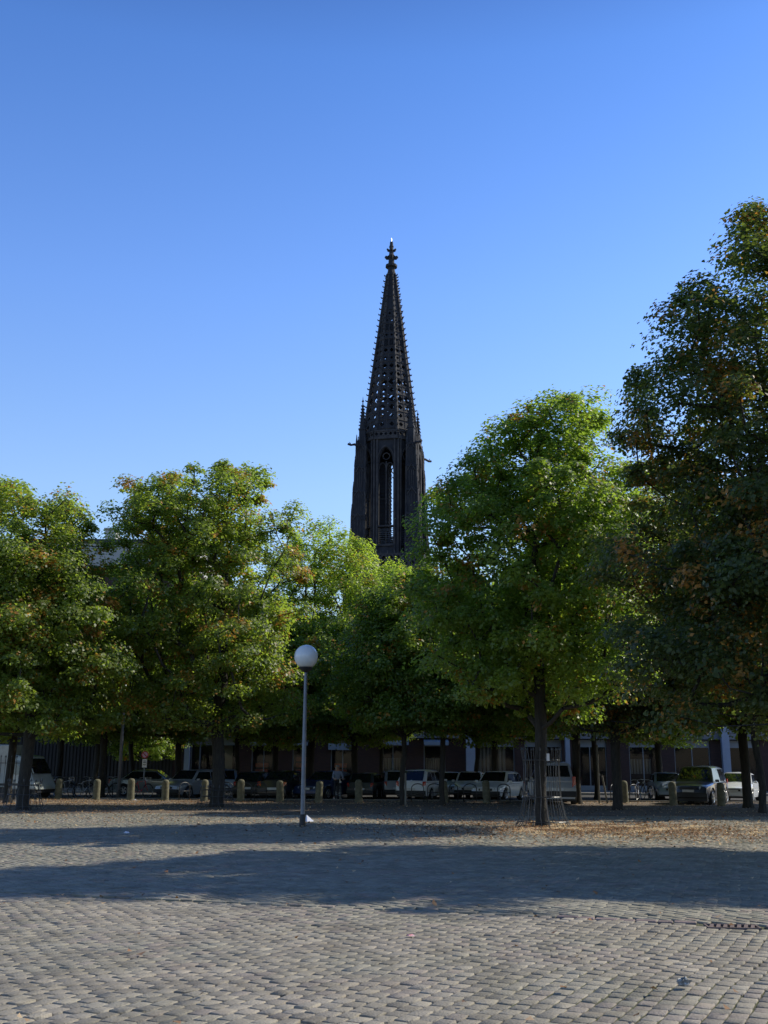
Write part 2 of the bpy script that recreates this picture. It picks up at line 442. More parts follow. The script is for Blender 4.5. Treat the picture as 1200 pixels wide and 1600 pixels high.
def bline(x): return 13.0 - 0.31*x
def lay_setts(name, ang, w, ln, inside, m, seed, gap=0.011, zj=0.0022):
    rng = np.random.default_rng(seed)
    c, s = math.cos(ang), math.sin(ang)      # long axis direction = (s, c)
    n = 190
    ri = np.arange(-int(46/w), int(46/w)); ci = np.arange(-int(46/ln), int(46/ln))
    A, B = np.meshgrid(ri, ci, indexing='ij')
    off = rng.uniform(-0.12, 0.12, len(ri))[:, None]*ln + (ri % 2)[:, None]*ln*0.5
    v = (B*ln + off).ravel(); u = (A*w).ravel()
    cy = 20.0
    u = u + 0.03*np.sin(v*0.9+1.3) + 0.02*np.sin(v*2.3)
    X = c*u + s*v; Y = cy - s*u + c*v
    k = inside(X, Y)
    X, Y = X[k], Y[k]
    n = len(X)
    hw = (w-gap)/2*rng.uniform(0.90, 1.03, n); hl = (ln-gap)/2*rng.uniform(0.90, 1.03, n)
    rot = ang + rng.normal(0, 0.035, n)
    zt = rng.normal(0, zj, n) + 0.012*np.sin(X*0.7+0.4)*np.sin(Y*0.55)
    tx, ty = rng.normal(0, 0.009, n), rng.normal(0, 0.009, n)
    V = np.zeros((n, 12, 3))
    for q, (a, b) in enumerate([(-1, -1), (1, -1), (1, 1), (-1, 1)]):
        for lev, (ins, dz) in enumerate([(0.0, -0.045), (0.0, -0.004), (0.007, 0.0)]):
            uu = a*(hw-ins) + rng.normal(0, 0.003, n); vv = b*(hl-ins) + rng.normal(0, 0.003, n)
            xx = X + np.cos(rot)*uu + np.sin(rot)*vv
            yy = Y - np.sin(rot)*uu + np.cos(rot)*vv
            V[:, lev*4+q, 0] = xx; V[:, lev*4+q, 1] = yy
            V[:, lev*4+q, 2] = zt + dz + (tx*uu + ty*vv)*(1 if lev else 0)
    base = np.array([(0,1,5,4),(1,2,6,5),(2,3,7,6),(3,0,4,7),(4,5,9,8),(5,6,10,9),(6,7,11,10),(7,4,8,11),(8,9,10,11)])
    Fq = (base[None] + (np.arange(n)*12)[:, None, None]).reshape(-1, 4)
    return tag(np_mesh(name, V.reshape(-1, 3), Fq, m), kind='structure')
def view(X, Y, a, b): return (Y > a) & (Y < b) & (np.abs(X) < 0.40*Y + 3.2)
def in_grate(X, Y): return (np.abs(X-3.66) < 0.33) & (np.abs(Y-bline(3.66)+0.13) < 0.21)
lay_setts('cobble_paving', R(27), 0.127, 0.178, lambda X, Y: view(X, Y, 5, 22) & (Y < bline(X)-0.10) & ~in_grate(X, Y), M['sett'], 3)
lay_setts('far_cobble_paving', R(-38), 0.125, 0.165, lambda X, Y: view(X, Y, 9, 37.5) & (Y > bline(X)+0.12) & ~in_grate(X, Y), M['sett2'], 5, zj=0.003)
# border course of pinkish stones along the gutter
gb = MB(); gb2 = MB(); rnd = random.Random(4)
t = -9.0
while t < 9.0:
    ln = rnd.uniform(0.17, 0.25)
    x = t + ln/2
    if not (abs(x-3.66) < 0.34):
        Mx = Matrix.Translation((x, bline(x), rnd.gauss(0, 0.004))) @ Matrix.Rotation(-math.atan(0.31)+rnd.gauss(0, 0.03), 4, 'Z')
        (gb if x > 1.9 else gb2).box(-ln/2+0.006, ln/2-0.006, -0.065, 0.065, -0.05, 0.004, M=Mx)
    t += ln*0.955
tag(gb.build('gutter_course', M['sett_pink'], bevel=0.01), kind='structure')
tag(gb2.build('gutter_course', M['sett2'], bevel=0.01), kind='structure')

# drain grate
dg = empty('drain_grate', (3.66, bline(3.66)-0.13, 0.0), -math.atan(0.31)+0.2, 'rusty iron drain grate with slanted slots let into the cobbles', 'drain grate')
g = MB()
g.box(-0.30, 0.30, -0.175, -0.155, -0.03, 0.004); g.box(-0.30, 0.30, 0.155, 0.175, -0.03, 0.004)
g.box(-0.30, -0.28, -0.155, 0.155, -0.03, 0.004); g.box(0.28, 0.30, -0.155, 0.155, -0.03, 0.004)
g.build('frame', M['rust'], dg)
for i in range(7):
    b = MB(); x = -0.235+i*0.078
    b.hexa([(x-0.053, -0.153, -0.03), (x-0.012, -0.153, -0.03), (x+0.012, 0.153, -0.03), (x+0.053, 0.153, -0.03),
            (x-0.053, -0.153, 0.002), (x-0.012, -0.153, 0.002), (x+0.012, 0.153, 0.002), (x+0.053, 0.153, 0.002)])
    b.build('bar', M['rust'], dg)

dg.scale = (0.9, 0.75, 1.0)
# ------------------------------------------------------------------ fallen leaves
def leaf_litter():
    rng = np.random.default_rng(11)
    P = []
    def blob(n, cx, cy, sx, sy): P.append(np.stack([rng.normal(cx, sx, n), rng.normal(cy, sy, n)], 1))
    blob(4200, 5.0, 29.4, 2.4, 1.9)
    blob(4600, 8.5, 28.3, 3.6, 2.2)
    blob(1500, 1.0, 31.0, 4.0, 3.2)
    n = 9000; P.append(np.stack([rng.uniform(-26, 26, n), rng.uniform(36.5, 53.2, n)], 1))
    blob(3200, -12.0, 47.5, 6.0, 2.6)
    n = 1500; P.append(np.stack([rng.uniform(-15, 15, n), rng.uniform(31, 37, n)], 1))
    n = 420; P.append(np.stack([rng.uniform(-11, 11, n), rng.uniform(13, 31, n)], 1))
    n = 70; P.append(np.stack([rng.uniform(-5, 5, n), rng.uniform(6, 15, n)], 1))
    P = np.concatenate(P); n = len(P)
    s = rng.uniform(0.020, 0.042, n); a = rng.uniform(0, 2*np.pi, n)
    t1, t2 = rng.normal(0, 0.28, n), rng.normal(0, 0.28, n)
    V = np.zeros((n, 4, 3))
    for q, (u, v) in enumerate([(-1, 0), (0, -0.8), (1, 0), (0, 0.8)]):
        uu, vv = u*s, v*s
        V[:, q, 0] = P[:, 0] + np.cos(a)*uu - np.sin(a)*vv
        V[:, q, 1] = P[:, 1] + np.sin(a)*uu + np.cos(a)*vv
        V[:, q, 2] = 0.028 + t1*uu + t2*vv + (0.012 if u else 0)
    return np_mesh('fallen_leaves', V.reshape(-1, 3), np.arange(n*4).reshape(-1, 4), M['litter'])
tag(leaf_litter(), 'dry yellow and brown leaves strewn over the cobbles under the trees', 'fallen leaves', kind='stuff')

# ------------------------------------------------------------------ trees
def interp(prof, z):
    zs = [p[0] for p in prof]
    return (float(np.interp(z, zs, [p[1] for p in prof])), float(np.interp(z, zs, [p[2] for p in prof])))

def tree_data(seed, H, prof, trunk_r, nclump=260, per=130, leaf=0.15, clump_r=0.72, shells=0.5, clear=None, lean=0.0, void=-0.10):
    """prof: list of (height, reach to the left, reach to the right); gives trunk/limb mesh data and leaf arrays"""
    rnd = random.Random(seed); rng = np.random.default_rng(seed)
    z0, z1 = prof[0][0], prof[-1][0]
    pts = []
    tries = 0
    md = clump_r*0.88
    def rad(z, az):
        l, r = interp(prof, z)
        cx = (r-l)/2; hw = (l+r)/2
        lump = 1.04 + 0.30*mnoise.noise(Vector((math.cos(az)*1.7+seed, math.sin(az)*1.7, z*0.8))) + 0.44*mnoise.noise(Vector((math.cos(az)*3.7, math.sin(az)*3.7+seed, z*1.7)))
        return cx, max(0.2, hw*lump - clump_r*0.30)
    while len(pts) < nclump and tries < nclump*60:
        tries += 1
        z = rnd.uniform(z0, z1)
        l, r = interp(prof, z)
        if rnd.random() > ((l+r)/2) / max(0.1, max((p[1]+p[2])/2 for p in prof)) + 0.1: continue
        az = rnd.uniform(0, 2*math.pi)
        cx, rr = rad(z, az)
        q = rr * (rnd.random()**shells)
        p = Vector((cx + q*math.cos(az), q*math.sin(az), z - 0.25*clump_r))
        m_ = md * (0.8 if tries > nclump*20 else 1.0)
        nv = mnoise.noise(Vector((p.x*0.62+seed*3.1, p.y*0.62, p.z*0.62)))
        if nv < void: continue
        if z < z0 + 0.1 + 2.0*mnoise.noise(Vector((p.x*0.6, p.y*0.6+seed, 3.3))): continue
        if any((p-o).length < m_ for o in pts): continue
        pts.append(p)
    # skeleton
    clr = clear if clear is not None else z0
    nodes, par = [], []
    nt = 14; top = z1*0.9
    wob = [Vector((0, 0, 0))]
    for i in range(nt):
        nodes.append(Vector((lean*(i/(nt-1)) + 0.10*mnoise.noise(Vector((seed, i*0.45, 0)))*(i > 0)*2, 0.2*mnoise.noise(Vector((seed, i*0.45, 5)))*(i > 0), top*i/(nt-1))))
        par.append(i-1)
    order = sorted(range(len(pts)), key=lambda i: math.hypot(pts[i].x, pts[i].y)*0.8 + pts[i].z*0.3)
    ends = []
    for i in order:
        p = pts[i]
        best, bc = None, 1e9
        for j, nd in enumerate(nodes):
            if nd.z < clr*0.8 or nd.z > p.z + 0.2: continue
            d = p - nd
            hd = math.hypot(d.x, d.y)
            c = d.length + 0.5*max(0, hd*0.5 - d.z)
            if c < bc: best, bc = j, c
        if best is None: best = 4
        a = nodes[best]; L = (p-a).length
        k = max(1, int(L/0.6))
        prev = best
        for s in range(1, k+1):
            f = s/k
            q = a.lerp(p, f)
            q.z += -0.10*L*math.sin(f*math.pi)*0.8
            q += Vector((rnd.gauss(0, 0.05), rnd.gauss(0, 0.05), rnd.gauss(0, 0.04)))*(s < k)
            nodes.append(q); par.append(prev); prev = len(nodes)-1
        ends.append(prev)
    w = [0.0]*len(nodes)
    for e in ends: w[e] += 1.0
    for i in range(len(nodes)-1, 0, -1): 
        if par[i] >= 0 and i >= nt: w[par[i]] += w[i]
    for i in range(nt-1, 0, -1): w[i-1] += w[i]
    wm = w[0] if w[0] else 1
    def nr(i):
        if i < nt:
            base = trunk_r*(1-0.82*min(1, max(0, (nodes[i].z-clr)/(top-clr+0.01))) - 0.3*max(0, (nodes[i].z/top-0.6)))
            if i == 0: base *= 1.35
            return max(0.02, base)
        return max(0.012, min(trunk_r*0.55, trunk_r*1.25*(w[i]/wm)**0.48))
    tb, lb = MB(), MB()
    # swelling foot
    tpts = [nodes[0]+Vector((0, 0, -0.1)), nodes[0].copy(), nodes[0].lerp(nodes[1], 0.25)] + nodes[1:nt]
    trs = [trunk_r*1.5, trunk_r*1.38, trunk_r*1.06] + [nr(i) for i in range(1, nt)]
    tb.tube(tpts, trs, 12)
    for i in range(nt, len(nodes)):
        a, b = nodes[par[i]], nodes[i]
        ra = nr(i)*1.12 if par[i] < nt else nr(par[i])
        tb.tube([a, b], [min(ra, nr(i)*1.5), nr(i)], 5 if nr(i) > 0.05 else 4, cap=False)
    # leaves
    n = len(pts)*per
    C = np.repeat(np.array([tuple(p) for p in pts]), per, axis=0)
    cr = np.repeat(rng.uniform(0.50, 1.35, len(pts))*clump_r, per)
    # each clump: a few drooping sprays
    d = rng.normal(0, 1, (n, 3)); d /= np.linalg.norm(d, axis=1)[:, None]
    rr = rng.random(n)**0.42
    ns = 7
    sd_ = rng.normal(0, 1, (len(pts), ns, 3)); sd_ /= np.linalg.norm(sd_, axis=2)[..., None]; sd_[..., 2] = np.abs(sd_[..., 2])*0.5 - 0.1
    pick = rng.integers(0, ns, n); ci = np.repeat(np.arange(len(pts)), per)
    spray = sd_[ci, pick]
    t = rng.random(n)
    P1 = spray*t[:, None]*1.15 + rng.normal(0, 0.12, (n, 3))
    P2 = d*rr[:, None]
    P2 *= np.array([0.92, 0.92, 0.58])
    use = (rng.random(n) < 0.30)[:, None]
    off = np.where(use, P1, P2)
    Pp = C + off*cr[:, None]
    Pp[:, 2] -= 0.30*(off[:, 0]**2+off[:, 1]**2)*cr
    keep = Pp[:, 2] > max(1.9, z0-0.9)
    Pp, off = Pp[keep], off[keep]; n = len(Pp)
    ctr = np.array([0, 0, (z0+z1)/2])
    outw = Pp-ctr; outw /= np.linalg.norm(outw, axis=1)[:, None]
    N = outw*0.30 + off*0.55 + rng.normal(0, 0.34, (n, 3)); N[:, 2] += 0.70
    N /= np.linalg.norm(N, axis=1)[:, None]
    T = np.cross(N, rng.normal(0, 1, (n, 3))); T /= np.linalg.norm(T, axis=1)[:, None] + 1e-9
    B = np.cross(N, T)
    s = leaf*rng.uniform(0.62, 1.2, n)*0.5
    V = np.zeros((n, 4, 3))
    V[:, 0] = Pp - T*(s*1.0)[:, None]
    V[:, 1] = Pp - T*(s*0.25)[:, None] - B*(s*0.82)[:, None] + N*(s*0.22)[:, None]
    V[:, 2] = Pp + T*(s*1.1)[:, None] - N*(s*0.15)[:, None]
    V[:, 3] = Pp - T*(s*0.25)[:, None] + B*(s*0.82)[:, None] + N*(s*0.22)[:, None]
    return tb, V.reshape(-1, 3), n

def make_tree(name, loc, label, data, lm, rz=0.0, group='linden trees of the square', scale=1.0):
    root = empty(name, loc, rz, label, 'tree', group)
    tb, V, n = data
    tr = tb.build('trunk', M['bark'], root, smooth=True)
    np_mesh('crown', V, np.arange(n*4).reshape(-1, 4), lm, root)
    root.scale = (scale,)*3
    return root
def place_tree(src, loc, label, rz, scale, zs=1.0):
    c = copy_tree(src)
    c.location = loc; c.rotation_euler = (0, 0, rz); c.scale = (scale, scale, scale*zs)
    c['label'] = label
    return c

def prof_px(D, x0, rows):
    """rows of (picture row, left column, right column) -> profile round a trunk at world x0"""
    out = []
    for (py, xl, xr) in rows:
        z = gz(py, D)
        out.append((z, x0-gx(xl, D, z), gx(xr, D, z)-x0))
    return sorted(out)
# the trees one can pick out, each grown inside its own outline
DA = 30.7; XA = gx(851, DA)
treeA = make_tree('linden_tree', (XA, DA, 0), 'green linden standing alone in front inside a tall iron tree guard, right of centre',
    tree_data(21, 12.7, prof_px(DA, XA, [(1105, 770, 930), (1040, 690, 1000), (960, 670, 1015), (880, 665, 1015), (800, 672, 1008), (740, 700, 990), (700, 718, 972), (655, 770, 950), (630, 790, 935), (615, 815, 905)]), 0.17, 420, 330, 0.118, 0.70, 0.42, void=-0.12), LM[0])
DB = 44.0; XB = gx(340, DB)
treeB = make_tree('linden_tree', (XB, DB, 0), 'broad orange tinged linden left of the globe lamp, dark trunk in a low guard',
    tree_data(33, 14.4, prof_px(DB, XB, [(1125, 230, 440), (1060, 190, 460), (980, 180, 460), (900, 172, 455), (840, 178, 452), (790, 180, 448), (762, 205, 440), (745, 250, 428), (724, 320, 405)]), 0.25, 430, 300, 0.135, 0.78, 0.42, void=-0.12), LM[1])
DC = 40.0; XC = gx(38, DC)
treeC = make_tree('linden_tree', (XC, DC, 0), 'linden at the left edge, rust coloured low branches, dark trunk in a guard',
    tree_data(45, 12.6, prof_px(DC, XC, [(1130, -30, 150), (1080, -80, 180), (1000, -120, 185), (920, -130, 183), (860, -125, 150), (810, -100, 140), (780, -50, 128), (757, -10, 70)]), 0.22, 390, 310, 0.135, 0.78, 0.42), LM[1])
DD = 62.0; XD = gx(487, DD)
treeD = make_tree('linden_tree', (XD, DD, 0), 'sunlit yellow green linden left of the church tower, with bare inner boughs',
    tree_data(57, 14.0, prof_px(DD, XD, [(1140, 430, 610), (1060, 415, 640), (980, 415, 645), (930, 420, 635), (880, 425, 610), (850, 432, 575), (826, 455, 555), (812, 490, 540)]), 0.22, 290, 300, 0.15, 0.98, 0.45), LM[2])
DE = 21.2; XE = 9.3
treeE = make_tree('linden_tree', (XE, DE, 0), 'tallest dark linden rising over the right edge, its near crown cut by the frame',
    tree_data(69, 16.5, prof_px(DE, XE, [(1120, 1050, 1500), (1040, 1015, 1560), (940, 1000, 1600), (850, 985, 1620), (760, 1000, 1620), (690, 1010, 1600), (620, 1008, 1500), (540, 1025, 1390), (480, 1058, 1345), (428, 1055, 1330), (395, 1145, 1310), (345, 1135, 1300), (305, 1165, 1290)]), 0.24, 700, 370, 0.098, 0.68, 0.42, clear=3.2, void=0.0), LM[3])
DF = 43.0; XF = gx(968, DF)
treeF = make_tree('linden_tree', (XF, DF, 0), 'shaded linden filling the gap between the guarded tree and the tallest tree',
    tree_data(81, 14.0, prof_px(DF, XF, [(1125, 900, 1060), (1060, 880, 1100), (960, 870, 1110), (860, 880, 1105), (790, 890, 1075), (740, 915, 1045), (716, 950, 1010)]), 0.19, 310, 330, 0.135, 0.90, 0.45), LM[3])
# two general trees for the rows behind
def gen_prof(H, Rr, z0): return [(z0, Rr*0.6, Rr*0.6), (z0+(H-z0)*0.18, Rr*0.95, Rr*0.95), (z0+(H-z0)*0.45, Rr, Rr), (z0+(H-z0)*0.7, Rr*0.82, Rr*0.82), (z0+(H-z0)*0.88, Rr*0.5, Rr*0.5), (H, Rr*0.18, Rr*0.18)]
def at(px, D): return (gx(px, D), D, 0)
g1 = make_tree('linden_tree', at(632, 47.0), 'slim young linden with a sunlit thin trunk, right of the tower line',
    tree_data(91, 10.4, gen_prof(10.3, 3.1, 3.2), 0.11, 220, 300, 0.145, 0.86, 0.45), LM[0])
g2 = make_tree('linden_tree', at(556, 60.0), 'linden behind the man with the bicycle, trunk right of the white shop sign',
    tree_data(103, 11.5, gen_prof(11.5, 3.7, 3.3), 0.17, 280, 300, 0.155, 0.88, 0.45, void=0.03), LM[0])
rows = [
 (g1, 694, 47.5, 'slim linden right of the young one, trunk by the largest white car', 1.9, 1.05, 1.02),
 (g2, 160, 56.0, 'linden between the two left trees, its top just below the pale roof edge', 0.4, 1.06, 1.0),
 (g2, 14, 47.0, 'second linden at the left edge, thin trunk beside the pale box van', 2.5, 0.98, 1.0),
 (g2, 92, 58.0, 'linden behind the parked bicycles at the left', 0.9, 1.05, 1.02),
 (g1, 205, 62.0, 'thin linden beside the round no parking sign', 4.1, 1.2, 1.0),
 (g2, 278, 60.0, 'thick trunked linden behind the bollards left of the silver estate car', 5.2, 1.05, 1.0),
 (g1, 371, 61.0, 'thin linden just right of the broad orange tinged tree', 3.0, 1.15, 1.0),
 (g2, 431, 63.0, 'linden behind the dark saloon with the lit tail lamp', 1.2, 1.0, 0.97),
 (g1, 598, 64.0, 'thin linden behind the small dark hatchback', 5.5, 1.15, 0.95),
 (g1, 748, 60.0, 'thin linden right of the blue grey facade column', 0.4, 1.12, 1.0),
 (g2, 776, 57.0, 'linden whose trunk crosses the white hatchback', 3.7, 1.0, 1.0),
 (g2, 905, 50.0, 'thick trunked linden beside the silver minivan', 2.2, 1.12, 1.0),
 (g1, 935, 58.0, 'thin linden behind the leaning stake and bicycle hoop', 4.9, 1.2, 1.0),
 (g2, 1035, 61.0, 'linden between the bicycles and the dark off road car at the right', 0.1, 1.05, 1.0),
 (g2, 1172, 46.0, 'linden at the right edge before the white parked car', 5.9, 1.12, 1.0),
 (g1, 1194, 41.0, 'slim linden at the very right edge', 2.9, 1.2, 1.0),
 (g2, 150, 70.0, 'rearmost linden by the dark timber wall at the left', 2.0, 1.1, 1.0),
]
for (src, px, D, lab, rz, s, zs) in rows:
    place_tree(src, at(px, D), lab, rz, s, zs)
# trees out of the frame at the right whose shade lies on the cobbles
for i, (x, y, rz, s, lab) in enumerate([(18.0, 21.0, 1.0, 0.95, 'linden outside the frame at the right, in the near row')]):
    place_tree(treeE, (x, y, 0), lab, rz, s)
for i, (x, y, rz, s, lab) in enumerate([(20.0, 42.0, 1.0, 1.05, 'linden outside the frame at the right beside the parked cars'), (25.0, 50.0, 2.6, 1.1, 'linden outside the frame at the right, farther row')]):
    place_tree(g2, (x, y, 0), lab, rz, s)

# pale bush by the sign
bt = tree_data(7, 5.2, [(1.6, 1.4, 1.4), (3.0, 2.0, 2.0), (4.6, 1.2, 1.2)], 0.06, 60, 110, 0.15, 0.6, 0.45, clear=0.3)
bush = empty('bush', at(226, 70.0), 0, 'pale green bush showing behind the round no parking sign', 'bush')
bt[0].build('trunk', M['bark'], bush, smooth=True)
np_mesh('crown', bt[1], np.arange(bt[2]*4).reshape(-1, 4), LM[0], bush)

# ------------------------------------------------------------------ church tower
TD = 167.0
tower = empty('church_tower', (gx(610, TD, 50), TD, 0), R(-9.8), 'tall soot dark Gothic church tower with an openwork octagonal spire rising above the trees', 'church tower')
def zof(y): return gz(y, TD)
def octp(Rr, k, z): 
    a = R(-90 + 22.5 + 45*k)
    return Vector((Rr*math.cos(a), Rr*math.sin(a), z))
Z_GAL, Z_TOP = 34.7, 54.0
def plate_with_hole(mb, P, U, Vv, w0, w1, h, ratio, depth, nrm, mi=0):
    """trapezoid w0 wide below, w1 wide above, with a round hole; P centre of the lower edge"""
    nseg = 16
    c = P + Vv*(h/2)
    wm = (w0+w1)/2
    r = ratio*min(wm, h)/2
    outer, inner = [], []
    for i in range(nseg):
        a = 2*math.pi*(i+0.5)/nseg
        cu, cv = math.cos(a), math.sin(a)
        s = 1/max(abs(cu)/0.5, abs(cv)/0.5)
        fu, fv = cu*s, cv*s                 # on the unit square -.5 .. .5
        ww = w0 + (w1-w0)*(fv+0.5)
        outer.append(c + U*(fu*ww) + Vv*(fv*h))
        lob = 1 + 0.16*math.cos(4*a)
        inner.append(c + U*(cu*r*lob) + Vv*(cv*r*lob))
    vs = outer + inner + [p - nrm*depth for p in outer] + [p - nrm*depth for p in inner]
    n = nseg; fs = []
    for i in range(n):
        j = (i+1) % n
        fs += [(i, j, n+j, n+i), (2*n+j, 2*n+i, 3*n+i, 3*n+j), (n+i, n+j, 3*n+j, 3*n+i)]
    mb.add(vs, fs, mi)
# shaft below
sh = MB(); S = 5.7
sh.box(-S, S, -S, S, -0.2, 31.6)
for sx in (-1, 1):
    for sy in (-1, 1):
        for (w, z1) in ((1.5, 20), (1.2, 31.0)):
            sh.box(sx*S-w*0.9, sx*S+w*0.9, sy*S-0.7, sy*S+0.7, -0.2, z1-0.5) if w > 1.3 else sh.box(sx*S-0.6, sx*S+0.6, sy*S-w, sy*S+w, -0.2, z1)
for z in (12.0, 22.0, 31.6):
    sh.box(-S-0.25, S+0.25, -S-0.25, S+0.25, z, z+0.35)
sh.box(-S+0.05, S-0.05, -S+0.05, S-0.05, 31.95, 34.0)
sh.build('shaft', M['stone_dark'], tower)
for sgn in (-1, 1):        # tall window in the shaft front and back
    wv = MB()
    for (w, d, mi) in ((1.5, 0.08, 0), (1.15, 0.12, 1)):
        y = -(S+d)*1.0 if sgn < 0 else (S+d)
        pts = [(-w, 14), (w, 14)] + [(w*math.cos(t), 26+1.9*w*math.sin(t)) for t in [i*math.pi/10 for i in range(11)]]
        vs = [(p[0], y, p[1]) for p in pts]
        wv.add(vs, [tuple(range(len(vs)))], mi)
    wv.build('window', [M['stone_pale'], M['dark']], tower)
# gallery parapet with pierced arcade
ga = MB(); GS = 6.15
ga.box(-GS, GS, -GS, GS, 34.0, 34.3); ga.box(-GS, GS, -GS, GS, 32.0, 32.2)
for a in range(4):
    Rm = Matrix.Rotation(a*math.pi/2, 3, 'Z')
    U = Rm @ Vector((1, 0, 0)); N = Rm @ Vector((0, -1, 0))
    for i in range(11):
        P = N*GS + U*(-GS + (i+0.5)*2*GS/11); P.z = 32.2
        plate_with_hole(ga, P, U, Vector((0, 0, 1)), 2*GS/11, 2*GS/11, 0.9, 0.72, 0.3, N)
        P.z = 33.1
        plate_with_hole(ga, P, U, Vector((0, 0, 1)), 2*GS/11, 2*GS/11, 0.9, 0.72, 0.3, N)
    for i in range(12):
        P = N*(GS-0.15) + U*(-GS + i*2*GS/11)
        ga.box(-0.08, 0.08, -0.08, 0.08, 34.3, 34.75, M=Matrix.Translation((P.x, P.y, 0)))
ga.build('gallery', M['stone_pale'], tower)

# belfry: eight faces with pointed openings
RB = 5.0
def belfry():
    mb, lv, tr = MB(), MB(), MB()
    z0, zs, za, z1 = 34.3, 38.6, 49.3, Z_TOP
    for k in range(8):
        a, b = octp(RB, k-1, 0), octp(RB, k, 0)
        U = (b-a).normalized(); mid = (a+b)/2; N = mid.normalized(); W = (b-a).length
        def pt(u, z, d=0.0): return mid + U*u + N*d + Vector((0, 0, z))
        hw = 1.18
        def slab(u0, u1, za_, zb_, d0, d1, mi=0, t=mb):
            t.hexa([pt(u0, za_, d1), pt(u1, za_, d1), pt(u0, za_, d0), pt(u1, za_, d0), pt(u0, zb_, d1), pt(u1, zb_, d1), pt(u0, zb_, d0), pt(u1, zb_, d0)], mi)
        slab(-W/2, -hw, z0, z1, -0.7, 0.0); slab(hw, W/2, z0, z1, -0.7, 0.0)
        slab(-hw, hw, z0, zs-2.6, -0.7, -0.02)
        # arch spandrel in strips
        n = 14
        def az_(u): 
            f = abs(u)/hw
            return za + 2.9*math.sqrt(max(0, 1-f**1.6))*0.97
        for i in range(n):
            u0, u1 = -hw+2*hw*i/n, -hw+2*hw*(i+1)/n
            mb.hexa([pt(u0, az_(u0), 0), pt(u1, az_(u1), 0), pt(u0, az_(u0), -0.7), pt(u1, az_(u1), -0.7), pt(u0, z1, 0), pt(u1, z1, 0), pt(u0, z1, -0.7), pt(u1, z1, -0.7)])
            # pale moulded hood over the arch
            e0, e1 = 0.22, 0.22
            q0 = u0*1.22; q1 = u1*1.22
            mb.hexa([pt(q0, az_(u0)+0.1, 0.25), pt(q1, az_(u1)+0.1, 0.25), pt(q0, az_(u0)+0.1, 0.0), pt(q1, az_(u1)+0.1, 0.0),
                     pt(q0, az_(u0)+0.45, 0.25), pt(q1, az_(u1)+0.45, 0.25), pt(q0, az_(u0)+0.45, 0.0), pt(q1, az_(u1)+0.45, 0.0)], 1)
        # clustered shafts at the edges
        for u in (-W/2+0.02, -1.42, 1.42):
            tr.tube([pt(u, z0, 0.12), pt(u, z1-0.3, 0.12)], 0.17, 6)
        # mullions and tracery
        tr.tube([pt(0, zs-2.6, -0.35), pt(0, za+0.6, -0.35)], 0.11, 6)
        for u in (-0.59, 0.59):
            M0 = [pt(u+0.55*math.cos(t), za-0.6+0.95*math.sin(t), -0.35) for t in [i*math.pi/8 for i in range(9)]]
            tr.tube(M0, 0.085, 5)
        cc = pt(0, za+1.45, -0.35)
        ringp = [cc + U*(0.55*math.cos(t)) + Vector((0, 0, 0.55*math.sin(t))) for t in [i*2*math.pi/14 for i in range(15)]]
        tr.tube(ringp, 0.10, 5)
        tr.tube([pt(-hw, 43.6, -0.35), pt(hw, 43.6, -0.35)], 0.05, 5)
        # louvres in the lower part
        for i in range(9):
            z = zs-2.5+i*0.30
            lv.hexa([pt(-hw, z, -0.15), pt(hw, z, -0.15), pt(-hw, z+0.16, -0.55), pt(hw, z+0.16, -0.55), pt(-hw, z+0.06, -0.15), pt(hw, z+0.06, -0.15), pt(-hw, z+0.22, -0.55), pt(hw, z+0.22, -0.55)])
        slab(-hw-0.1, hw+0.1, zs+0.3, zs+0.55, -0.6, 0.18, 1)
        slab(-hw-0.1, hw+0.1, zs-2.85, zs-2.6, -0.6, 0.22, 1)
        # crowning gable over each opening, cornice and balustrade
        slab(-W/2-0.1, W/2+0.1, z1-0.45, z1, 0.0, 0.35, 1)
        for i in range(5):
            P = pt(-W/2+(i+0.5)*W/5, z1, 0.25)
            plate_with_hole(mb, P, U, Vector((0, 0, 1)), W/5, W/5, 0.85, 0.7, 0.18, N, 1)
        slab(-W/2, W/2, z1+0.85, z1+1.05, 0.02, 0.32, 1)
    # floor and roof slabs
    for z, rr in ((z0-0.1, RB-0.3), (z1-0.25, RB-0.5)):
        vs = [octp(rr, k, z) for k in range(8)] + [octp(rr, k, z+0.2) for k in range(8)]
        mb.add(vs, [tuple(reversed(range(8))), tuple(range(8, 16))] + [(k, (k+1) % 8, 8+(k+1) % 8, 8+k) for k in range(8)])
    return mb, tr, lv
mb, tr, lv = belfry()
bel = mb.build('belfry', [M['stone_dark'], M['stone_pale']], tower)
tr.build('tracery', M['stone_pale'], bel)
lv.build('louvres', M['louvre'], bel)

cg = MB(); cg.box(-2.3, -0.12, -1.6, 1.6, 34.6, 50.5)
for i in range(24): cg.box(-2.4, -0.06, -1.7, 1.7, 35.0+i*0.64, 35.0+i*0.64+0.2)
cg.build('bell_cage', M['stone_dark'], bel)
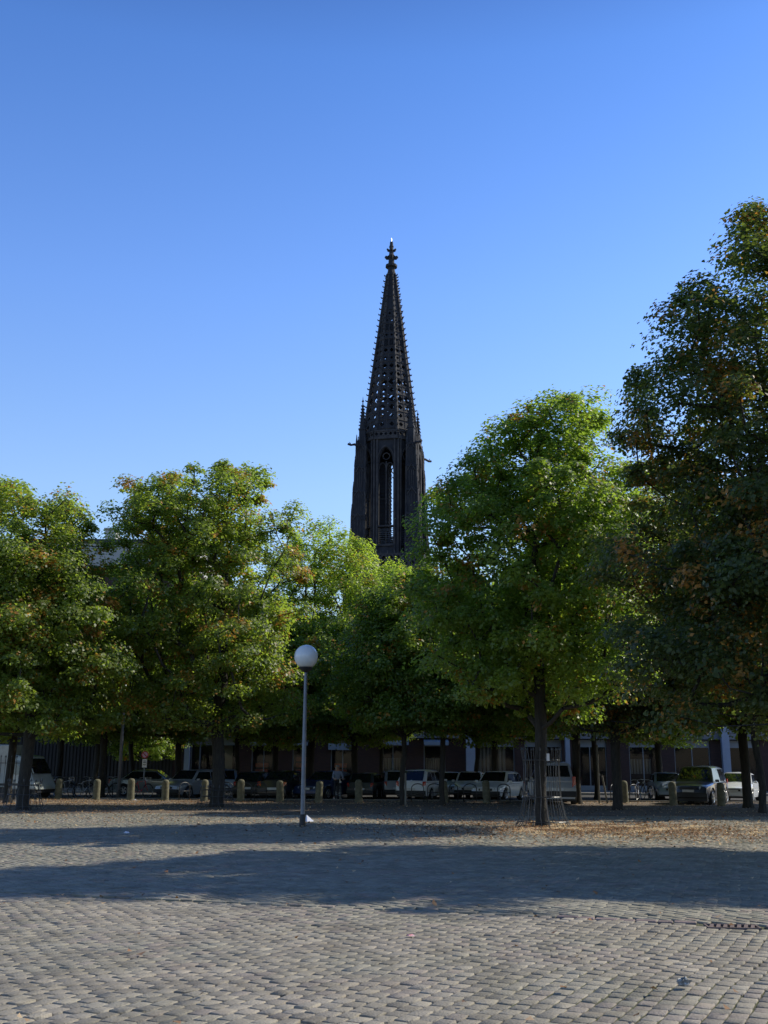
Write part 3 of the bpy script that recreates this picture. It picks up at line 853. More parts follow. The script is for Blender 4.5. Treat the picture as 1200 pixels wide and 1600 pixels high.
# corner turrets with pinnacles and gargoyles
def turret(k):
    a = R(-90+45+90*k); N = Vector((math.cos(a), math.sin(a), 0)); T = Vector((-N.y, N.x, 0))
    mb = MB(); rr = random.Random(k)
    def at_(d): return N*d
    def fr(cc, w, z0, z1, w1=None):
        w1 = w if w1 is None else w1
        mb.hexa([cc+Vector((sx*w, sy*w, z0)) for sy in (-1, 1) for sx in (-1, 1)] + [cc+Vector((sx*w1, sy*w1, z1)) for sy in (-1, 1) for sx in (-1, 1)])
    # stages: distance from the axis, half width, foot, head
    stages = [(6.25, 1.12, 30.5, 37.2), (6.15, 1.02, 37.2, 41.0), (6.02, 0.92, 41.0, 45.0), (5.90, 0.82, 45.0, 49.0), (5.80, 0.72, 49.0, 52.8)]
    for i, (d, w, z0, z1) in enumerate(stages):
        c = at_(d)
        fr(c, w, z0, z1-0.35, w*0.97); fr(c, w*1.10, z1-0.35, z1-0.08); fr(c, w*1.04, z1-0.08, z1)
        for sx in (-1, 1):
            for sy in (-1, 1):
                mb.tube([c+Vector((sx*w*1.04, sy*w*1.04, z0)), c+Vector((sx*w*1.02, sy*w*1.02, z1-0.3))], 0.12, 6, 1)
                q = c+Vector((sx*w*0.95, sy*w*0.95, 0))         # small pinnacle on each step
                h = rr.uniform(1.3, 2.0)
                mb.tube([q+Vector((0, 0, z1-0.1)), q+Vector((0, 0, z1+h*0.35)), q+Vector((0, 0, z1+h))], [0.20, 0.16, 0.02], 5)
                mb.lathe([(0.03, z1+h*0.78), (0.13, z1+h*0.84), (0.03, z1+h*0.9)], 5, c=(q.x, q.y, 0))
        for ax in range(4):
            Rm = Matrix.Rotation(ax*math.pi/2, 3, 'Z')
            for u in (-0.42*w, 0.0, 0.42*w):
                p0 = c + Rm @ Vector((u, -w-0.03, 0))
                mb.tube([p0+Vector((0, 0, z0+0.5)), p0+Vector((0, 0, z1-0.9))], 0.065, 5, 1)
            g0 = c + Rm @ Vector((-w*0.8, -w-0.10, 0)); g1 = c + Rm @ Vector((w*0.8, -w-0.10, 0)); gm = c + Rm @ Vector((0, -w-0.10, 0))
            mb.tube([g0+Vector((0, 0, z1-1.0)), gm+Vector((0, 0, z1+0.15)), g1+Vector((0, 0, z1-1.0))], 0.09, 5, 1)
    c = at_(5.62)
    fr(c, 0.50, 52.8, 55.4); fr(c, 0.60, 55.4, 55.65); fr(c, 0.44, 55.65, 60.4, 0.04)
    for i in range(7):
        z = 56.1+i*0.58; w = 0.44*(1-(z-55.65)/4.8)+0.08
        for d in ((1, 1), (1, -1), (-1, 1), (-1, -1)):
            mb.box(-0.09, 0.09, -0.09, 0.09, z, z+0.16, M=Matrix.Translation((c.x+d[0]*w, c.y+d[1]*w, 0)))
    mb.lathe([(0.05, 60.3), (0.22, 60.5), (0.06, 60.75), (0.02, 61.3)], 6, c=(c.x, c.y, 0))
    for z, d in ((36.5, 6.2), (42.5, 6.0), (48.5, 5.8), (53.6, 5.5)):
        p0 = at_(d-0.7); p1 = N*(RB*0.93)
        mb.tube([p0+Vector((0, 0, z)), (p0+p1)/2+Vector((0, 0, z+0.5)), p1+Vector((0, 0, z+1.4))], [0.26, 0.22, 0.26], 6)
    t = mb.build('turret', [M['stone_dark'], M['stone_pale']], tower)  # pale second material paints sunlit relief onto the shafts and gables
    gg = MB(); c = at_(5.8)
    gg.tube([c+N*0.7+Vector((0, 0, 52.6)), c+N*1.4+Vector((0, 0, 52.75)), c+N*2.1+Vector((0, 0, 52.5)), c+N*2.6+Vector((0, 0, 52.6))], [0.26, 0.2, 0.17, 0.2], 7)
    gg.tube([c+N*2.1+Vector((0, 0, 52.6)), c+N*2.35+Vector((0, 0, 53.0))], [0.1, 0.04], 5)
    gg.build('gargoyle', M['stone_dark'], t)
for k in range(4): turret(k)

# openwork spire
def spire():
    mb = MB(); rb = MB()
    z0, z1, R0, R1 = Z_TOP, 85.0, 4.65, 0.72
    def Rz(z): return R0 + (R1-R0)*(z-z0)/(z1-z0)
    NL = 22
    zs = [z0 + (z1-z0)*(1-(1-i/NL)**1.12) for i in range(NL+1)]
    for k in range(8):
        for i in range(NL):
            za, zb = zs[i], zs[i+1]
            a0, b0, a1, b1 = octp(Rz(za), k-1, za), octp(Rz(za), k, za), octp(Rz(zb), k-1, zb), octp(Rz(zb), k, zb)
            U = (b0-a0).normalized()
            m0, m1 = (a0+b0)/2, (a1+b1)/2
            Vv = (m1-m0); h = Vv.length; Vv = Vv/h
            N = U.cross(Vv)
            if N.dot(Vector((m0.x, m0.y, 0))) < 0: N = -N
            w0, w1 = (b0-a0).length, (b1-a1).length
            f = i/NL
            if f < 0.10: ratio, cols = 0.45, 2
            elif f < 0.32: ratio, cols = (0.78, 0.56)[i % 2], 2
            elif f < 0.50: ratio, cols = (0.62, 0.44)[i % 2], 2
            elif f < 0.64: ratio, cols = (0.46, 0.0)[i % 2], 2
            elif f < 0.72: ratio, cols = 0.3, 1
            else: ratio, cols = 0.0, 1
            for c in range(cols):
                if ratio:
                    P = m0 + U*((c+0.5)/cols-0.5)*w0
                    # follow the taper
                    P1 = m1 + U*((c+0.5)/cols-0.5)*w1
                    VV = (P1-P); hh = VV.length; VV = VV/hh
                    plate_with_hole(mb, P, U, VV, w0/cols, w1/cols, hh, ratio, 0.22, N)
                else:
                    mb.hexa([a0, b0, a0-N*0.22, b0-N*0.22, a1, b1, a1-N*0.22, b1-N*0.22])
            # rails
            if f < 0.74 or i % 2 == 0:
                rb.tube([a0+N*0.02, b0+N*0.02], 0.09, 4)
            if f < 0.66: rb.tube([m0, m1], 0.075, 4)
        # ridge rib and crockets
        rb.tube([octp(Rz(z0)+0.05, k, z0), octp(Rz(z1)+0.05, k, z1)], [0.26, 0.14], 6)
        n = 29
        for i in range(n):
            z = z0+1.0+(z1-z0-1.4)*i/(n-1)
            p = octp(Rz(z)+0.12, k, z); d = Vector((p.x, p.y, 0)).normalized()
            s = 0.46 - 0.14*i/n
            rb.tube([p, p+d*s*0.9+Vector((0, 0, 0.02)), p+d*s*1.15+Vector((0, 0, 0.22))], [0.13, 0.12, 0.05], 5)
    return mb, rb
mb, rb = spire()
sp = mb.build('spire', M['stone_dark'], tower)
rb.build('rib', M['stone_pale'], sp)
# finial
fi = MB()
fi.lathe([(0.82, 84.6), (0.75, 85.2), (0.62, 85.7), (0.60, 86.2), (1.02, 86.35), (1.02, 86.75), (0.55, 86.9), (0.48, 88.2), (0.75, 88.4), (0.5, 88.6), (0.4, 89.0), (0.34, 90.0), (0.42, 90.3), (0.30, 90.6), (0.26, 91.2)], 10)
for k in range(4):
    a = k*math.pi/2 + R(9.8); d = Vector((math.cos(a), math.sin(a), 0))
    fi.tube([d*0.3+Vector((0, 0, 88.1)), d*0.75+Vector((0, 0, 88.15)), d*1.05+Vector((0, 0, 88.4))], [0.28, 0.34, 0.24], 6)
    fi.tube([d*0.2+Vector((0, 0, 89.4)), d*0.55+Vector((0, 0, 89.6)), d*0.75+Vector((0, 0, 89.9))], [0.2, 0.24, 0.14], 6)
fi.build('finial', M['stone_dark'], tower)
lr = MB(); lr.tube([(0, 0, 91.1), (0, 0, 92.0)], [0.10, 0.03], 6)
lr.ring((0, 0, 91.25), 0.16, 0.05)
lr.build('lightning_rod', M['white_metal'], tower)
tower.scale = (1, 1, 90.4/91.6)

# ------------------------------------------------------------------ building behind the trees
BY = 75.4
bld = empty('apartment_building', (0, BY, 0), 0, 'long dark brick building with shops below and a pale roof fascia behind the trees', 'building')
def bx(px): return gx(px, BY, 2.5)
X0, X1 = bx(-260), bx(1420)
wall = MB(); FZ = 17.6
shops = [(300, 372), (395, 433), (459, 489), (519, 556), (596, 636), (664, 698), (748, 806), (822, 880), (898, 950), (985, 1030), (1056, 1112), (1140, 1190), (1225, 1290), (1320, 1380)]
sx = [(bx(a), bx(b)) for a, b in shops]
prev = bx(270)
for (a, b) in sx + [(X1, X1)]:
    wall.box(prev, a, 0, 0.4, 0.05, 3.55)
    prev = b
wall.box(bx(285), X1, 2.8, 3.0, 0.05, 3.55)                    # back wall of the shops
floors = [(4.3, 5.1, 6.9), (7.4, 8.2, 10.0), (10.6, 11.4, 13.2)]
wins = []
wx = X0+1.2
while wx < X1-2.2:
    wins.append((wx, wx+1.7)); wx += 3.5
XM = bx(285)
for (zb, zs_, zt) in floors:
    xr = XM if zb > 10 else X1
    wall.box(X0, xr, 0, 0.4, zb, zs_)
    wall.box(X0, XM, 0, 0.4, zt, {4.3: 7.4, 7.4: 10.6, 10.6: 15.4}[zb])
    if xr > XM: wall.box(XM, X1, 0, 0.4, zt, {4.3: 7.4, 7.4: 10.6}[zb])
    prev = X0
    for (a, b) in [w_ for w_ in wins if w_[1] < xr and not (zb < 5 and w_[1] < XM)] + [(xr, xr)]:
        wall.box(prev, a, 0.001, 0.399, zs_, zt)
        prev = b
wall.box(X0, XM, 11.6, 12.0, 0.05, 15.4); wall.box(XM, X1, 11.6, 12.0, 0.05, 10.6)
wall.box(X0, X0+0.4, 0.4, 11.6, 0.05, 15.4); wall.box(X1-0.4, X1, 0.4, 11.6, 0.05, 10.6); wall.box(XM-0.4, XM, 0.4, 11.6, 10.6, 15.4)
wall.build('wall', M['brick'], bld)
inn = MB()
inn.box(X0+0.4, X1-0.4, 0.9, 1.1, 4.3, 10.5); inn.box(X0+0.4, XM-0.4, 0.9, 1.1, 10.5, 15.2)
inn.box(X0+0.4, X1-0.4, 0.4, 3.0, 3.45, 3.56)
inn.build('interior', M['dark'], bld)
fa = MB(); fa.box(bx(285), X1, -0.35, 0.4, 3.56, 4.12); fa.box(bx(285), X1, -0.42, -0.35, 4.0, 4.2); fa.box(bx(285), X1, -0.30, 0.4, 4.12, 4.296)
fa.build('fascia', M['fascia'], bld)
ft = MB(); ft.box(X0-0.5, XM+0.5, -0.6, 12.5, 15.4, 17.2); ft.box(XM+0.5, X1+0.5, -0.3, 12.3, 10.6, 11.2); ft.build('roof_fascia', M['fascia_top'], bld)
rf = MB(); rf.box(X0-0.6, XM+0.6, -0.7, 12.6, 17.2, 17.5); rf.box(XM+0.51, X1+0.6, -0.4, 12.4, 11.2, 11.4)
roof = rf.build('roof', M['roof'], bld)
vb = MB(); vb.box(gx(160, BY, 17), gx(176, BY, 17), 0.6, 2.0, 17.5, 18.5); vb.box(gx(160, BY, 17)-0.1, gx(176, BY, 17)+0.1, 0.5, 2.1, 18.5, 18.6)
vb.build('roof_vent', M['fascia_top'], roof)
cl = [(293, 301, 10.6), (729, 743, 10.6), (883, 890, 5.4), (1126, 1138, 10.6), (1290, 1300, 10.6)]
for (a, b, h) in cl:
    c = MB(); c.box(bx(a), bx(b), -0.75, -0.43, 0.05, h); c.build('column', M['column'], bld, bevel=0.02)
def shop(a, b, i):
    f = MB(); w = b-a
    f.box(a, a+0.07, 0.12, 0.2, 0.05, 3.5); f.box(b-0.07, b, 0.12, 0.2, 0.05, 3.5)
    f.box(a+0.07, b-0.07, 0.12, 0.2, 3.0, 3.5); f.box(a+0.07, b-0.07, 0.12, 0.2, 0.05, 0.4)
    if w > 1.6: f.box((a+b)/2-0.03, (a+b)/2+0.03, 0.125, 0.195, 0.4, 3.0)
    fo = f.build('shop_window', M['frame'], bld)
    p = MB(); p.add([(a+0.07, 0.16, 0.4), (b-0.07, 0.16, 0.4), (b-0.07, 0.16, 3.0), (a+0.07, 0.16, 3.0)], [(0, 1, 2, 3)]); p.build('pane', M['shopglass'], fo)
    if i in (0,):
        q = MB(); q.box(bx(348), bx(364), 0.5, 0.6, 0.4, 3.3); q.build('panel', M['lightwood'], fo)
    if i in (5, 6, 9, 4):
        q = MB(); n = 7
        for k in range(n):
            xa = a+0.15+(w*0.75)*k/n
            q.tube([(xa+0.06, 0.45, 1.0 if i != 9 else 1.2), (xa+0.06, 0.45, 2.2 if i != 6 else 3.0)], w*0.75/n*0.42, 6)
        q.build('curtain', M['blind'], fo)
    if i in (1, 2, 3):
        q = MB(); rr = random.Random(i)
        for k in range(3 if i == 2 else 2):
            zz = 1.1+k*0.42; q.box(a+0.2, a+0.2+w*0.55, 0.55, 0.95, zz, zz+0.30)
        q.build('goods', M['orange_goods'], fo, bevel=0.06)
for i, (a, b) in enumerate(sx): shop(a, b, i)
for (a, b, z0, z1, lab) in [(395, 428, 3.02, 3.36, None), (459, 490, 3.02, 3.36, None), (596, 640, 3.08, 3.36, None), (664, 702, 3.08, 3.36, None)]:
    w = MB(); w.hexa([(bx(a), -0.9, z0-0.02), (bx(b), -0.9, z0-0.02), (bx(a), -0.02, z0+0.2), (bx(b), -0.02, z0+0.2), (bx(a), -0.9, z0+0.22), (bx(b), -0.9, z0+0.22), (bx(a), -0.02, z1+0.12), (bx(b), -0.02, z1+0.12)])
    w.build('awning', M['awning'], bld)
sg = MB(); sg.box(bx(515), bx(551), -0.22, -0.02, 2.72, 3.15)
sgo = sg.build('shop_sign', M['awning'], bld); sgo['label'] = 'long pale blue blank shop sign'
sk = MB(); c0 = bx(546)
sk.ring((c0, -0.225, 2.95), 0.11, 0.03, ax='Y', n=16); sk.box(c0-0.02, c0+0.02, -0.25, -0.222, 2.84, 3.08)
sk.build('emblem', M['ink'], sgo)
# upper windows
for fi_, (zb, zs_, zt) in enumerate(floors):
    for (a, b) in wins:
        if (fi_ == 2 and b >= XM) or (fi_ == 0 and b < XM): continue
        f = MB()
        for (u0, u1, v0, v1) in ((a, a+0.07, zs_, zt), (b-0.07, b, zs_, zt), (a+0.07, b-0.07, zs_, zs_+0.07), (a+0.07, b-0.07, zt-0.07, zt), ((a+b)/2-0.03, (a+b)/2+0.03, zs_+0.07, zt-0.07)):
            f.box(u0, u1, 0.12, 0.2, v0, v1)
        f.box(a-0.1, b+0.1, -0.12, 0.11, zs_-0.09, zs_-0.002)
        fo = f.build('window', M['frame'], bld)
        p = MB(); p.add([(a+0.07, 0.16, zs_+0.07), (b-0.07, 0.16, zs_+0.07), (b-0.07, 0.16, zt-0.07), (a+0.07, 0.16, zt-0.07)], [(0, 1, 2, 3)]); p.build('pane', M['glass'], fo)
# pale shutter box seen between the branches
s_ = MB(); s_.box(bx(524), bx(553), -0.3, -0.02, 4.75, 4.9); s_.box(bx(526), bx(551), -0.1, -0.02, 5.05, 5.9); s_.box(bx(524), bx(553), -0.4, -0.02, 5.93, 6.03)
s_.build('balcony_front', M['awning'], bld)
# timber wall left of the shops
tw = MB(); tw.box(X0, bx(272), 0.0, 0.3, 0.05, 4.1)
xx = X0+0.05
while xx < bx(270):
    tw.box(xx, xx+0.14, -0.07, -0.002, 0.1, 4.05); xx += 0.24
tw.build('timber_cladding', M['wood_dark'], bld)
dp = MB(); dp.tube([(bx(315), -0.08, 0.1), (bx(315), -0.08, 3.5)], 0.05, 8); dp.build('drainpipe', M['steel'], bld)
# ------------------------------------------------------------------ street furniture
def bollard_proto():
    mb = MB()
    mb.lathe([(0.20, -0.1), (0.20, 0.0), (0.185, 0.03), (0.175, 0.10), (0.165, 0.86), (0.158, 0.93), (0.135, 0.985), (0.09, 1.02), (0.03, 1.035)], 20)
    return mb.build('bollard', M['bollard'], smooth=True, angle=50)
bol = None
for (px, D, lab) in [
    (93, 53.0, 'shaded stone bollard by the parked bicycles at the left'),
    (152, 51.8, 'leftmost sunlit round topped stone bollard, at the end of the bicycle row'),
    (206, 51.6, 'sunlit greenish stone bollard just left of the red bicycle'),
    (260, 51.4, 'sunlit greenish stone bollard right of the round sign'),
    (321, 50.6, 'sunlit stone bollard seen behind the low guard of the broad linden'),
    (378, 50.4, 'sunlit stone bollard right of the broad dark trunk'),
    (440, 50.4, 'dark stone bollard before the saloon with the lit tail lamp'),
    (500, 49.8, 'dark stone bollard right of the globe lamp pole'),
    (563, 49.8, 'dark stone bollard in front of the small dark hatchback'),
    (697, 50.2, 'dark stone bollard at the foot of the slim trunk by the white car'),
    (763, 50.0, 'dark stone bollard before the white hatchback'),
    (979, 51.2, 'lone stone bollard with one lit side between the minivan and the dark car'),
    (1055, 48.6, 'dark stone bollard at the left wheel of the dark off road car'),
    (1130, 48.2, 'dark stone bollard at the right wheel of the dark off road car')]:
    o = bollard_proto() if bol is None else bol.copy()
    if bol is None: bol = o
    else: COL.objects.link(o)
    o.location = at(px, D)
    o.rotation_euler = (R((px*7) % 5-2), R((px*3) % 5-2), px); o.scale = (1, 1, 0.93+0.02*((px*5) % 4))
    tag(o, lab, 'bollard', 'stone bollards in a row')

# globe lamp
DL = 29.9
lamp = empty('street_lamp', at(475, DL), 0, 'grey street lamp with one white glass globe standing on the cobbles', 'street lamp')
LH = gz(1046, DL)
p = MB(); p.tube([(0, 0, 0.28), (0, 0, 2.2), (0, 0, LH)], [0.062, 0.058, 0.042], 14); po = p.build('pole', M['steel'], lamp, smooth=True, angle=40)
b_ = MB(); b_.lathe([(0.085, -0.05), (0.085, 0.26), (0.07, 0.30), (0.063, 0.33)], 14); b_.build('pole_base', M['castiron'], lamp, smooth=True, angle=40)
c_ = MB(); c_.lathe([(0.05, LH-0.10), (0.16, LH-0.02), (0.19, LH+0.03), (0.17, LH+0.055)], 20); c_.build('collar', M['castiron'], lamp, smooth=True, angle=40)
g_ = MB(); Rg = 0.335; ng = 20; cz = LH + 0.055 + Rg*0.86
g_.lathe([(Rg*math.sin(t), cz - Rg*math.cos(t)) for t in [0.52 + (math.pi-0.522)*i/ng for i in range(ng+1)]], 36)
g_.build('globe', M['opal'], lamp, smooth=True)
d_ = MB(); d_.box(-0.03, 0.03, -0.072, -0.055, 0.7, 1.0); d_.build('hatch', M['steel'], lamp)

# other poles
pl = empty('lamp_post', at(187, 54.0), 0, 'plain grey pole rising into the leaves beside the bicycles', 'pole')
q = MB(); q.tube([(0, 0, 0.0), (0, 0, 7.2)], [0.09, 0.06], 12); q.build('pole', M['steel'], pl, smooth=True)
q = MB(); q.lathe([(0.11, -0.05), (0.11, 0.35), (0.09, 0.42)], 12); q.build('pole_base', M['castiron'], pl)
q = MB(); q.lathe([(0.02, 7.1), (0.2, 7.25), (0.3, 7.5), (0.24, 7.75), (0.05, 7.9)], 16); q.build('lamp_head', M['opal'], pl, smooth=True)

# no parking sign
sgn = empty('traffic_sign', at(225, 54.4), 0.1, 'round red rimmed sign above a small white plate on a thin pole', 'traffic sign')
q = MB(); q.tube([(0, 0.04, -0.1), (0, 0.04, 2.3)], 0.03, 10); q.build('pole', M['steel'], sgn, smooth=True)
Mf = Matrix.Rotation(math.pi/2, 4, 'X')
q = MB(); q.lathe([(0.175, -0.006), (0.175, 0.006)], 32, M=Matrix.Translation((0, 0, 2.12)) @ Mf); disc = q.build('sign_face', M['sign_red'], sgn)
q = MB(); q.lathe([(0.132, -0.004), (0.132, 0.004)], 32, M=Matrix.Translation((0, -0.010, 2.12)) @ Mf); q.build('sign_field', M['sign_lilac'], disc)
q = MB(); q.box(-0.125, 0.125, -0.022, -0.016, -0.02, 0.02, M=Matrix.Translation((0, 0, 2.12)) @ Matrix.Rotation(R(45), 4, 'Y')); q.build('sign_bar', M['sign_red'], disc)
q = MB(); q.box(-0.115, 0.115, -0.01, 0.006, 1.50, 1.91); plate = q.build('sign_plate', M['sign_white'], sgn, bevel=0.004)
q = MB()
for z in (1.80, 1.72, 1.62): q.box(-0.07, 0.07, -0.016, -0.012, z, z+0.03)
q.build('lettering', M['ink'], plate)

# tree guards
def guard(loc, label, rr=0.5, H=2.1, flare=0.35, n=18, waves=True):
    g = empty('tree_guard', loc, 0, label, 'tree guard', 'iron tree guards')
    for k in range(n):
        a = 2*math.pi*(k+0.3)/n
        d = Vector((math.cos(a), math.sin(a), 0)); t = Vector((-d.y, d.x, 0))
        pts = []
        for z, r_ in ((0.0, rr+flare), (0.10, rr+flare*0.72), (0.3, rr+flare*0.45), (min(0.8, H*0.55), rr+0.03), (H*0.8, rr), (H, rr+0.05)):
            w = 0.02*math.sin(z*9+k) if waves else 0
            pts.append(d*r_ + t*w + Vector((0, 0, z)))
        b = MB(); b.tube(pts, 0.009, 5)
        b.lathe([(0.01, 0), (0.024, 0.03), (0.004, 0.11)], 6, c=tuple(pts[-1]))
        b.build('bar', M['wrought'], g)
    for z, r_ in ((0.14, rr+flare*0.66), (min(0.8, H*0.55), rr+0.03), (H*0.88, rr+0.02)):
        b = MB(); b.ring((0, 0, z), r_, 0.014, n=30, k=5); b.build('hoop', M['wrought'], g)
    return g
ga_ = guard((XA, DA, 0), 'tall flared grey iron guard round the trunk of the lone front linden', 0.50, 2.05, 0.30, 20)
q = MB(); q.box(0.08, 0.16, -0.53, -0.51, 1.78, 1.98); rt = q.build('reflector', M['sign_white'], ga_)
guard((XC, DC, 0), 'flared iron guard round the thick trunk at the left edge', 0.55, 1.0, 0.22, 18)
guard((XB, DB, 0), 'low flared iron guard round the broad linden left of the lamp', 0.6, 0.75, 0.24, 18)
guard(at(14, 47.0), 'iron guard round the thin trunk beside the pale box van', 0.5, 1.9, 0.25, 14)

# timber stakes
for (px, D, lean, h, lab) in [(939, 50.5, 0.0, 2.6, 'upright pale stake tied to the thin trunk right of the minivan'), (952, 51.0, -0.17, 1.2, 'short leaning pale stake right of the upright one'), (636, 46.6, 0.0, 1.3, 'short sunlit stake at the foot of the slim trunk')]:
    q = MB(); q.tube([(0, 0, -0.1), (math.sin(lean)*h, 0, h)], [0.045, 0.04], 8); q.lathe([(0.04, 0), (0.03, 0.03), (0.005, 0.05)], 8, c=(math.sin(lean)*h, 0, h))
    o = q.build('timber_stake', M['stake'], loc=at(px, D)); tag(o, lab, 'stake')

# bicycle hoops
def hoop_mesh():
    q = MB()
    pts = [(-0.32, 0, -0.05), (-0.32, 0, 0.62)] + [(-0.32+0.32*(1-math.cos(t)), 0, 0.62+0.2*math.sin(t)) for t in [i*math.pi/8 for i in range(1, 8)]] + [(0.32, 0, 0.62), (0.32, 0, -0.05)]
    q.tube(pts, 0.024, 8)
    q.tube([(-0.32, 0, 0.42), (0.32, 0, 0.42)], 0.016, 6)
    return q.build('bicycle_stand', M['wrought'], smooth=True)
hp = None
for (px, D, rz, lab) in [(290, 52.2, 0.9, 'steel bicycle hoop left of the broad trunk'), (384, 52.6, 0.3, 'steel bicycle hoop before the black car at the left'), (409, 52.2, 0.6, 'steel bicycle hoop right of the sunlit bollard and next to the saloon'),
    (355, 53.0, 0.2, 'steel bicycle hoop before the pale hatchback at the left'), (655, 52.0, 0.4, 'steel bicycle hoop right of the slim young trunk'), (681, 52.3, 0.1, 'steel bicycle hoop in front of the white estate car'), (711, 52.0, 0.8, 'steel bicycle hoop right of the white estate car'),
    (737, 52.4, 0.2, 'steel bicycle hoop before the facade column'), (790, 52.2, 0.3, 'steel bicycle hoop in front of the white hatchback'), (961, 52.5, 1.0, 'steel bicycle hoop by the leaning stake'), (993, 53.0, 0.7, 'steel bicycle hoop by the bicycles at the right')]:
    o = hoop_mesh() if hp is None else hp.copy()
    if hp is None: hp = o
    else: COL.objects.link(o)
    o.location = at(px, D); o.rotation_euler = (0, 0, rz); tag(o, lab, 'bicycle stand', 'steel bicycle hoops')

# bicycles
def bicycle(loc, rz, colr, label, tilt=0.08, basket=False):
    root = empty('bicycle', loc, rz, label, 'bicycle', 'parked bicycles')
    root.rotation_euler = (tilt, 0, rz)
    pm = mat('bicycle_paint', colr, 0.35, var=0.1, scale=12, coat=0.4)
    f = MB()
    bb, st, hd, ht, ra, fa_ = (0.02, 0, 0.29), (-0.14, 0, 0.78), (0.42, 0, 0.62), (0.38, 0, 0.85), (-0.50, 0, 0.34), (0.56, 0, 0.34)
    for a, b, r_ in ((bb, st, .018), (bb, hd, .02), (st, ht, .016), (hd, ht, .02), (bb, ra, .012), (st, ra, .010)): f.tube([a, b], r_, 7)
    f.tube([hd, (0.50, 0, 0.48), fa_], 0.014, 7)
    f.tube([(-0.50, 0, 0.70), (-0.18, 0, 0.70)], 0.02, 6); f.tube([ra, (-0.50, 0, 0.70)], 0.008, 5)
    f.build('frame', pm, root)
    for c in (ra, fa_):
        t = MB(); t.ring(c, 0.335, 0.019, ax='Y', n=28, k=6); w = t.build('wheel', M['tyre'], root)
        s = MB(); s.ring(c, 0.312, 0.009, ax='Y', n=28, k=4)
        for k in range(14):
            a = 2*math.pi*k/14; s.tube([c, (c[0]+0.31*math.cos(a), 0.0, c[2]+0.31*math.sin(a))], 0.0025, 3)
        s.tube([(c[0], -0.04, c[2]), (c[0], 0.04, c[2])], 0.018, 6)
        s.build('rim', M['rim'], w)
        m_ = MB(); m_.tube([(c[0]+0.375*math.cos(a), 0, c[2]+0.375*math.sin(a)) for a in [0.35+i*0.25 for i in range(10)]], 0.014, 5); m_.build('mudguard', M['plastic'], root)
    h = MB(); h.tube([(0.26, -0.29, 0.99), (0.34, -0.2, 1.02), (0.37, 0, 1.0), (0.34, 0.2, 1.02), (0.26, 0.29, 0.99)], 0.013, 6); h.tube([ht, (0.37, 0, 1.0)], 0.014, 6); h.build('handlebar', M['rim'], root)
    l_ = MB(); l_.lathe([(0.01, -0.05), (0.05, 0.0), (0.055, 0.03)], 10, M=Matrix.Translation((0.46, 0, 0.86)) @ Matrix.Rotation(math.pi/2, 4, 'Y')); l_.build('headlight', M['headlamp'], root)
    s = MB(); s.hexa([(-0.30, -0.09, 0.92), (-0.30, 0.09, 0.92), (-0.02, -0.03, 0.93), (-0.02, 0.03, 0.93), (-0.30, -0.08, 0.97), (-0.30, 0.08, 0.97), (-0.02, -0.02, 0.96), (-0.02, 0.02, 0.96)]); s.tube([st, (-0.17, 0, 0.93)], 0.013, 6); s.build('saddle', M['plastic'], root, bevel=0.012)
    p_ = MB(); p_.ring((0.02, 0.03, 0.29), 0.09, 0.008, ax='Y', n=18, k=4); p_.tube([(0.02, 0.08, 0.29), (0.14, 0.08, 0.20), (0.14, 0.15, 0.20)], 0.010, 5); p_.tube([(0.02, -0.08, 0.29), (-0.10, -0.08, 0.38), (-0.10, -0.15, 0.38)], 0.010, 5); p_.build('crank', M['rim'], root)
    if basket:
        k_ = MB()
        for z in (0.80, 0.90, 1.0): k_.ring((0.58, 0, z), 0.14, 0.006, n=14, k=4)
        for k in range(12):
            a = 2*math.pi*k/12; k_.tube([(0.58+0.12*math.cos(a), 0.12*math.sin(a), 0.80), (0.58+0.14*math.cos(a), 0.14*math.sin(a), 1.0)], 0.005, 4)
        k_.build('basket', M['rim'], root)
    return root
for (px, D, rz, c, lab, bk) in [
    (58, 55.5, 1.1, (0.3, 0.32, 0.3), 'grey bicycle right behind the thick trunk at the left edge', True),
    (75, 55.0, 1.35, (0.05, 0.05, 0.05), 'black bicycle with its front wheel to the viewer, second in the left row', False),
    (90, 56.0, 2.0, (0.25, 0.05, 0.04), 'dark red bicycle third in the left row', False),
    (104, 55.0, 1.3, (0.45, 0.47, 0.5), 'silver bicycle with bright wheel catching light in the left row', True),
    (118, 56.0, 1.9, (0.04, 0.08, 0.1), 'dark blue bicycle right of the silver one in the left row', False),
    (131, 55.2, 1.2, (0.5, 0.5, 0.5), 'pale bicycle with shining handlebar, sixth in the left row', False),
    (144, 55.8, 0.4, (0.04, 0.04, 0.04), 'black bicycle turned sideways behind the leftmost sunlit bollard', False),
    (165, 56.4, 0.6, (0.06, 0.09, 0.06), 'dark green bicycle turned sideways left of the grey pole', False),
    (178, 55.6, 1.8, (0.08, 0.08, 0.09), 'dark grey bicycle leaning just left of the grey pole', False),
    (220, 54.9, 0.95, (0.5, 0.01, 0.02), 'red bicycle leaning at the foot of the round sign', True),
    (338, 53.4, 0.7, (0.05, 0.05, 0.06), 'black bicycle left of the broad dark trunk', False),
    (1000, 56.0, 1.2, (0.1, 0.14, 0.25), 'blue bicycle right of the lone bollard', False),
    (1013, 57.0, 1.7, (0.04, 0.04, 0.04), 'black bicycle between the blue one and the pale car', False)]:
    bicycle(at(px, D), rz, c, lab, 0.07 if px % 2 else -0.06, bk)

